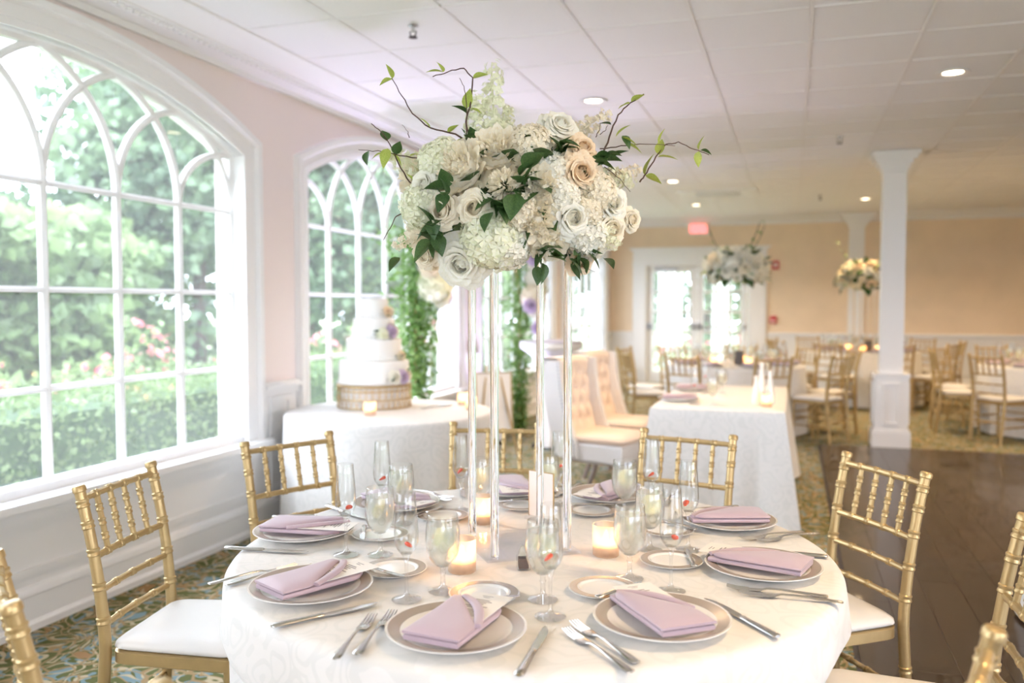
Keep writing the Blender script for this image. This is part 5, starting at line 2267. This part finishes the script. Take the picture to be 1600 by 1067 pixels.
# ------------------------------------------------------------------ rectangular head table
RX0, RX1, RY0, RY1 = -0.89, -0.04, 5.66, 7.40
r = thing('banquet_table', 'rectangular table under a long white cloth before the tufted chairs', 'table', ((RX0 + RX1) / 2, (RY0 + RY1) / 2, 0))
g = G()
hx, hy = (RX1 - RX0) / 2 - 0.012, (RY1 - RY0) / 2 - 0.012
g.cbox(-hx, hx, -hy, hy, 0.72, 0.752, 0.006)
obj('tabletop', g, M['greywood'], r, 0)
for sx in (-1, 1):
    for sy in (-1, 1):
        g = G()
        g.tube([(sx * (hx - 0.08), sy * (hy - 0.2), 0.72), (sx * (hx - 0.08), sy * (hy - 0.2), 0)], 0.016, 8)
        obj('leg', g, M['chrome'], r, 40)


def rect_cloth(hx, hy, zt, zb, seed):
    rr = random.Random(seed)
    ph = [rr.uniform(0, 6.28) for _ in range(6)]
    g = G()
    per = []
    n = 40
    rc = 0.03
    N = 220
    L1, L2 = 2 * hx, 2 * hy
    tot = 2 * (L1 + L2)

    def edge(u):
        s = u * tot
        if s < L1:
            return Vector((-hx + s, -hy, 0)), Vector((0, -1, 0)), min(s, L1 - s)
        s -= L1
        if s < L2:
            return Vector((hx, -hy + s, 0)), Vector((1, 0, 0)), min(s, L2 - s)
        s -= L2
        if s < L1:
            return Vector((hx - s, hy, 0)), Vector((0, 1, 0)), min(s, L1 - s)
        s -= L1
        return Vector((-hx, hy - s, 0)), Vector((-1, 0, 0)), min(s, L2 - s)

    def fn(u, v):
        p, nrm, dc = edge(u % 1.0)
        corner = max(0, 1 - dc / 0.16)
        sgn = Vector((math.copysign(1, p.x), math.copysign(1, p.y), 0)).normalized()
        nn = (nrm * (1 - corner) + sgn * corner).normalized()
        k = v * 20
        if k < 4:
            t = k / 4
            q = p * (0.02 + 0.975 * t)
            return (q.x, q.y, zt)
        if k < 6:
            t = (k - 4) / 2
            q = p + nn * 0.008 * t
            return (q.x, q.y, zt - 0.012 * t)
        t = (k - 6) / 14
        wv = 0.014 * math.sin(14 * 2 * PI * u + ph[0]) + 0.010 * math.sin(23 * 2 * PI * u + ph[1])
        q = p + nn * (0.008 + 0.03 * t + corner * 0.13 * t + wv * t)
        return (q.x, q.y, zt - 0.012 - (zt - 0.012 - zb) * t)
    g.grid(fn, N, 20, True)
    return g


cl = obj('tablecloth', rect_cloth((RX1 - RX0) / 2, (RY1 - RY0) / 2, 0.76, 0.02, 5), M['cloth'], None, 60, ((RX0 + RX1) / 2, (RY0 + RY1) / 2, 0))
tag(cl, 'long white cloth falling to the floor over the rectangular table', 'tablecloth')
for i, (x, y) in enumerate(((-0.76, 6.10), (-0.76, 6.85))):
    wd = ('nearer', 'farther')[i] + ' place on the rectangular white table'
    place(PLATE, PU, (x, y, TZ), -PI / 2, 'dinner plate with taupe rim at the ' + wd, 'plates on the rectangular table')
    place(NAP, NU, (x, y, TZ + 0.0205), -PI / 2 + 0.2, 'lavender napkin folded on the plate at the ' + wd, 'napkins on the rectangular table')
    place(GOB[0], GOBU[0], (x + 0.25, y - 0.17, TZ), 1.0, 'goblet of lemon water at the ' + wd, 'goblets on the rectangular table')
    place(FLU[0], FLUU[0], (x + 0.13, y - 0.2, TZ), 1.0, 'champagne flute at the ' + wd, 'flutes on the rectangular table')
place(VOT, VU, (-0.16, 5.92, TZ), 0, 'lit votive on the near right corner of the rectangular table', 'votive candles')
place(VOT, VU, (-0.24, 6.75, TZ), 0, 'lit votive farther back on the rectangular table', 'votive candles')
for x, y, h, lab in ((-0.23, 6.02, 0.19, 'short white bud vase nearest the votive on the rectangular table'), (-0.20, 6.22, 0.27, 'tall white bud vase in the middle of the white trio'), (-0.14, 6.12, 0.22, 'white bud vase at the right of the white trio')):
    r = thing('bud_vase', lab, 'vase', (x, y, TZ), 0, 'white bud vases')
    g = G()
    g.lathe([(0.028, 0), (0.031, 0.006), (0.030, h * 0.3), (0.018, h * 0.65), (0.012, h * 0.85), (0.015, h)], 20)
    obj('body', g, M['china'], r, 50)
    g = G()
    g.lathe([(0.015, h - 0.004), (0.018, h), (0.015, h + 0.004), (0.011, h)], 20, cap0=False, cap1=False)
    obj('lip', g, M['china'], r, 50)


# ------------------------------------------------------------------ far round tables
POSW = ['right', 'right rear', 'far right', 'far', 'far left', 'left rear', 'left', 'left front', 'near left', 'near', 'near right', 'right front']


def posw(a):
    return POSW[int(round(math.degrees(a) / 30.0)) % 12] + ' side of the table '


def far_table(c, R, ang0, words, seed, tall, skip=()):
    c = Vector((c[0], c[1], 0))
    for k in range(9):
        if k in skip:
            continue
        a = math.radians(ang0 + 40 * k)
        d = Vector((math.cos(a), math.sin(a), 0))
        q = c + d * (1.30 + rnd.uniform(-0.05, 0.05))
        chair_from_back(q.x, q.y, c.x, c.y, 'gold chair at the ' + posw(a) + words, 'gold chairs ' + words, math.degrees(a) + 180 + rnd.uniform(-8, 8))
        p = c + d * 0.60
        rz = a + PI / 2
        place(PLATE, PU, (p.x, p.y, TZ), rz, 'dinner plate at the ' + posw(a) + words, 'plates on the table ' + words)
        place(NAP, NU, (p.x, p.y, TZ + 0.0205), rz, 'lavender napkin at the ' + posw(a) + words, 'napkins on the table ' + words)
        e = Vector((math.cos(a + 0.33), math.sin(a + 0.33), 0))
        q = c + e * 0.45
        place(GOB[k % 2], GOBU[k % 2], (q.x, q.y, TZ), 0, 'water goblet at the ' + posw(a) + words, 'goblets on the table ' + words)
        q = c + e * 0.55
        place(FLU[k % 2], FLUU[k % 2], (q.x, q.y, TZ), 0, 'champagne flute at the ' + posw(a) + words, 'flutes on the table ' + words)
    round_table(c, R, 'round table under a white cloth ' + words, 'white cloth on the round table ' + words, seed)
    for k in range(3):
        a = math.radians(ang0 + 60 + 120 * k)
        place(VOT, VU, (c.x + 0.24 * math.cos(a), c.y + 0.24 * math.sin(a), TZ), 0, 'lit votive towards the ' + posw(a) + words, 'votives on the table ' + words)
    r = thing('table_sign', 'small dark framed table sign on the round table ' + words, 'sign', (c.x + 0.05, c.y - 0.20, TZ), 0.2)
    g = G()
    g.cbox(-0.05, 0.05, -0.006, 0.006, 0, 0.16, 0.001)
    obj('card', g, M['frame_dark'], r, 0)
    g = G()
    for b in ((-0.056, -0.05, -0.008, 0.008, 0, 0.166), (0.05, 0.056, -0.008, 0.008, 0, 0.166), (-0.05, 0.05, -0.008, 0.008, 0.16, 0.166)):
        g.box(*b)
    obj('frame', g, M['gold'], r, 0)
    if not tall:
        return
    hz, kinds, rad = tall
    s_ = thing('flower_stand', 'clear acrylic flower stand on the round table ' + words, 'flower stand', (c.x, c.y, TZ), 0.4)
    for sx in (-1, 1):
        for sy in (-1, 1):
            g = G()
            g.lathe([(0.010, 0.008), (0.0108, 0.012), (0.0108, hz - 0.002)], 12, (sx * 0.1, sy * 0.1, 0))
            obj('pole', g, M['acrylic'], s_, 40)
    for z0, nm in ((0, 'base_plate'), (hz - 0.002, 'top_plate')):
        g = G()
        g.cbox(-0.12, 0.12, -0.12, 0.12, z0, z0 + 0.008, 0.001)
        obj(nm, g, M['slab'], s_, 0)
    fa = thing('flower_arrangement', 'round white and cream flower arrangement high above the table ' + words, 'flowers', (c.x, c.y, TZ + hz + 0.006))
    g = G()
    g.lathe([(0.02, 0.0), (0.10, 0.01), (0.18, 0.09), (0.18, 0.16), (0.10, 0.24), (0.02, 0.26)], 14)
    obj('foam_core', g, M['leaf'], fa, 60)
    for i in range(46):
        z = 1 - 1.6 * (i + 0.5) / 46
        a = i * 2.39996 + seed
        q = math.sqrt(max(0, 1 - z * z))
        n = Vector((q * math.cos(a), q * math.sin(a), z))
        p = Vector((0, 0, 0.14)) + Vector((n.x * rad, n.y * rad, n.z * rad * 0.62))
        bloom(fa, rnd.choice(kinds), p * 0.93, n + Vector((0, 0, 0.2)), rnd.uniform(0.055, 0.085))
    for i in range(70):
        a = rnd.uniform(0, 6.28)
        el = rnd.uniform(-0.8, 1.2)
        n = Vector((math.cos(a) * math.cos(el), math.sin(a) * math.cos(el), math.sin(el)))
        leaf_at(fa, rnd.choice(['leaf', 'leaf', 'rus', 'grey']), Vector((0, 0, 0.12)) + Vector((n.x * rad * 0.85, n.y * rad * 0.85, n.z * rad * 0.5)), n + Vector((rnd.uniform(-.5, .5), rnd.uniform(-.5, .5), rnd.uniform(-.3, .5))), rnd.uniform(0.10, 0.17))
    for i in range(5):
        a = i * 1.3 + 0.4
        g = G()
        d = Vector((math.cos(a), math.sin(a), 0.9)).normalized()
        pts = [Vector((0, 0, 0.16)) + d * (rad * 0.6 + 0.06 * j) + Vector((0, 0, 0.01 * j * j * (-1) ** i)) for j in range(5)]
        g.tube(pts, 0.004, 5)
        b = obj('sprig', g, M['twig'], fa, 60)
        for j in range(1, 5):
            leaf_at(b, 'rus', pts[j], d + Vector((rnd.uniform(-1, 1), rnd.uniform(-1, 1), 0.3)), 0.07)


far_table((-0.62, 10.05), 0.76, 250, 'in front of the glass door', 21, (0.95, ['rose_w', 'hyd_w', 'peony_w', 'rose_c', 'hyd_w'], 0.34))
far_table((0.98, 13.35), 0.76, 205, 'by the far pilaster', 22, (0.92, ['rose_p', 'hyd_c', 'peony_c', 'rose_w', 'rose_c'], 0.38))
far_table((2.78, 10.85), 0.76, 187, 'at the right edge', 23, None, skip=(4, 5))

# table cut by the right edge of the picture
r = thing('side_table', 'table under white cloth just entering at the right edge', 'table', (1.62, 3.55, 0))
g = G()
g.cbox(-0.5, 0.5, -0.8, 0.8, 0.72, 0.752, 0.006)
obj('tabletop', g, M['greywood'], r, 0)
for sx in (-1, 1):
    for sy in (-1, 1):
        g = G()
        g.tube([(sx * 0.4, sy * 0.6, 0.72), (sx * 0.4, sy * 0.6, 0.013)], 0.016, 8)
        obj('leg', g, M['chrome'], r, 40)
cl = obj('tablecloth', rect_cloth(0.51, 0.81, 0.76, 0.03, 8), M['cloth'], None, 60, (1.62, 3.55, 0))
tag(cl, 'white cloth of the table cut by the right edge', 'tablecloth')

# ------------------------------------------------------------------ garden outside
g = G()
g.box(-60, 60, -50, 70, -0.35, -0.16)
struct('ground_lawn', g, M['grass'], 0)
g = G()
g.box(WX - 0.22 - 1.15, WX - 0.22, -12, FY + 6, -0.15, -0.13)
g.box(WX - 0.22, RXW + 8, -14, BY - 0.2, -0.15, -0.13)
g.box(RXW + 0.2, RXW + 8, BY - 0.2, FY, -0.15, -0.13)
struct('ground_bounce', g, M['bounce'], 0)  # pale ground added out of view to bounce daylight onto the ceiling


def ellip(c, r_):
    c, r_ = np.array(c), np.array(r_)

    def fn(n, r):
        v = r.normal(size=(n, 3))
        v /= np.linalg.norm(v, axis=1)[:, None]
        q = r.uniform(0.55, 1.0, (n, 1)) ** 0.5
        bump_ = 1 + 0.18 * np.sin(v[:, :1] * 7 + c[0]) * np.sin(v[:, 1:2] * 6 + c[1]) + 0.12 * np.sin(v[:, 2:] * 9)
        return c + v * q * bump_ * r_
    return fn


def blobs(bl):
    fns = [ellip(c, r_) for c, r_ in bl]

    def fn(n, r):
        m_ = n // len(fns) + 1
        return np.concatenate([f(m_, r) for f in fns])[:n]
    return fn


def tree(x, y, h, rad, label, m, seed, n=8500, group='garden trees'):
    rr = random.Random(seed)
    t = thing('garden_tree', label, 'tree', (x, y, -0.15), 0, group)
    g = G()
    g.tube([(0, 0, 0), (0.05, 0.03, h * 0.35), (0, 0.05, h * 0.7)], [0.16, 0.12, 0.05], 8)
    obj('trunk', g, M['bark'], t, 40)
    bl = []
    for i in range(9):
        a = rr.uniform(0, 6.28)
        q = rr.uniform(0.2, 0.75) * rad
        z = h * rr.uniform(0.30, 0.85)
        bl.append(((q * math.cos(a), q * math.sin(a), z), (rad * rr.uniform(0.45, 0.7), rad * rr.uniform(0.45, 0.7), h * rr.uniform(0.14, 0.24))))
    bl.append(((0, 0, h * 0.18), (rad * 0.8, rad * 0.8, h * 0.17)))
    obj('crown', leaf_cloud(blobs(bl), n, 0.24, seed, 0.75), m, t, 0)


TR = [(-11.5, 3.0, 3.3, 1.9, 0), (-12.0, 6.2, 3.6, 2.0, 1), (-11.0, 9.2, 3.0, 2.0, 0), (-12.0, 11.8, 3.3, 2.0, 0), (-11.5, 14.5, 7.5, 2.5, 1), (-13.0, 18.0, 9.0, 3.0, 0), (-10.5, 17.0, 7.0, 2.3, 1), (-11.0, 21.0, 8.5, 2.8, 1),
      (-9.0, 20.0, 6.5, 2.2, 0), (-9.5, 24.5, 8.5, 2.8, 0), (-8.0, 28.0, 8.5, 3.0, 1), (-12.0, 28.0, 10.0, 3.4, 1), (-6.5, 33.0, 8.5, 3.2, 0), (-2.8, 30.0, 8.0, 3.0, 1), (0.6, 31.0, 8.0, 3.0, 0), (4.0, 30.0, 7.0, 3.0, 1), (-17.5, 10.5, 3.6, 2.6, 0), (-17, 15.5, 4.2, 2.8, 1), (-17.5, 22.0, 11.0, 3.6, 0)]
for i, (x, y, h, rad, k) in enumerate(TR):
    lab = ('leafy green tree beyond the window glass', 'dark evergreen tree beyond the window glass')[k]
    if y > 27:
        lab = ('pale far tree seen through the far windows and door', 'dark far tree seen through the far windows and door')[k]
    tree(x, y, h, rad, lab, M['tree_dark' if k else 'tree'], 30 + i)


def hedge_fn(x0, x1, y0, y1, z0, z1):
    def fn(n, r):
        p = np.stack([r.uniform(x0, x1, n), r.uniform(y0, y1, n), r.uniform(z0, z1, n)], 1)
        k = r.uniform(0, 1, n)
        p[k < 0.35, 0] = x1
        p[(k >= 0.35) & (k < 0.75), 2] = z1
        p += r.normal(size=p.shape) * 0.05
        return p
    return fn


hd = thing('box_hedge', 'clipped box hedge running just outside the windows', 'hedge', (-5.1, 6, -0.15))
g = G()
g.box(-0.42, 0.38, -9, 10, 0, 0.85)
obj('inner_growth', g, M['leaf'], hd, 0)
tag(obj('foliage', leaf_cloud(hedge_fn(-0.45, 0.45, -9, 10, 0, 0.93), 26000, 0.055, 5, 0.7), M['hedge'], hd, 0), kind='stuff')
for i in range(16):
    x, y = rnd.uniform(-7.4, -6.6), -1.0 + i * 1.15
    sh_ = thing('flowering_shrub', 'low shrub with pink blooms behind the hedge', 'shrub', (x, y, -0.15), 0, 'pink flowering shrubs')
    h = rnd.uniform(0.85, 1.25)
    obj('foliage', leaf_cloud(ellip((0, 0, h * 0.55), (0.44, 0.42, h * 0.5)), 420, 0.11, 60 + i, 0.6), M['hedge'], sh_, 0)
    obj('blooms', leaf_cloud(ellip((0, 0, h * 0.62), (0.42, 0.40, h * 0.48)), 60, 0.12, 90 + i, 0.9), M['bloom'], sh_, 0)
for i in range(4):
    sh_ = thing('flowering_shrub', 'low shrub with pink blooms outside the glass door', 'shrub', (-3.2 + i * 1.1, 19.5, -0.15), 0, 'pink shrubs outside the door')
    obj('foliage', leaf_cloud(ellip((0, 0, 0.4), (0.55, 0.4, 0.35)), 300, 0.11, 160 + i, 0.6), M['hedge'], sh_, 0)
    obj('blooms', leaf_cloud(ellip((0, 0, 0.45), (0.5, 0.4, 0.34)), 60, 0.12, 190 + i, 0.9), M['bloom'], sh_, 0)
# white pergola outside the door
pg = thing('pergola', 'white columned pergola outside the glass door', 'pergola', (-1.7, 21.0, -0.15))
for x in (-1.3, 0.0, 1.2):
    for y in (0, 2.4):
        g = G()
        g.lathe([(0.20, 0), (0.20, 0.12), (0.15, 0.16), (0.14, 2.3), (0.19, 2.36), (0.19, 2.45)], 20, (x, y, 0))
        obj('column', g, M['stucco'], pg, 40)
g = G()
g.box(-1.6, 1.5, -0.15, 0.15, 2.45, 2.75)
g.box(-1.6, 1.5, 2.25, 2.55, 2.45, 2.75)
obj('beam', g, M['stucco'], pg, 0)
for i in range(9):
    g = G()
    x = -1.5 + i * 0.36
    g.box(x - 0.04, x + 0.04, -0.5, 2.9, 2.75, 2.88)
    obj('rafter', g, M['stucco'], pg, 0)
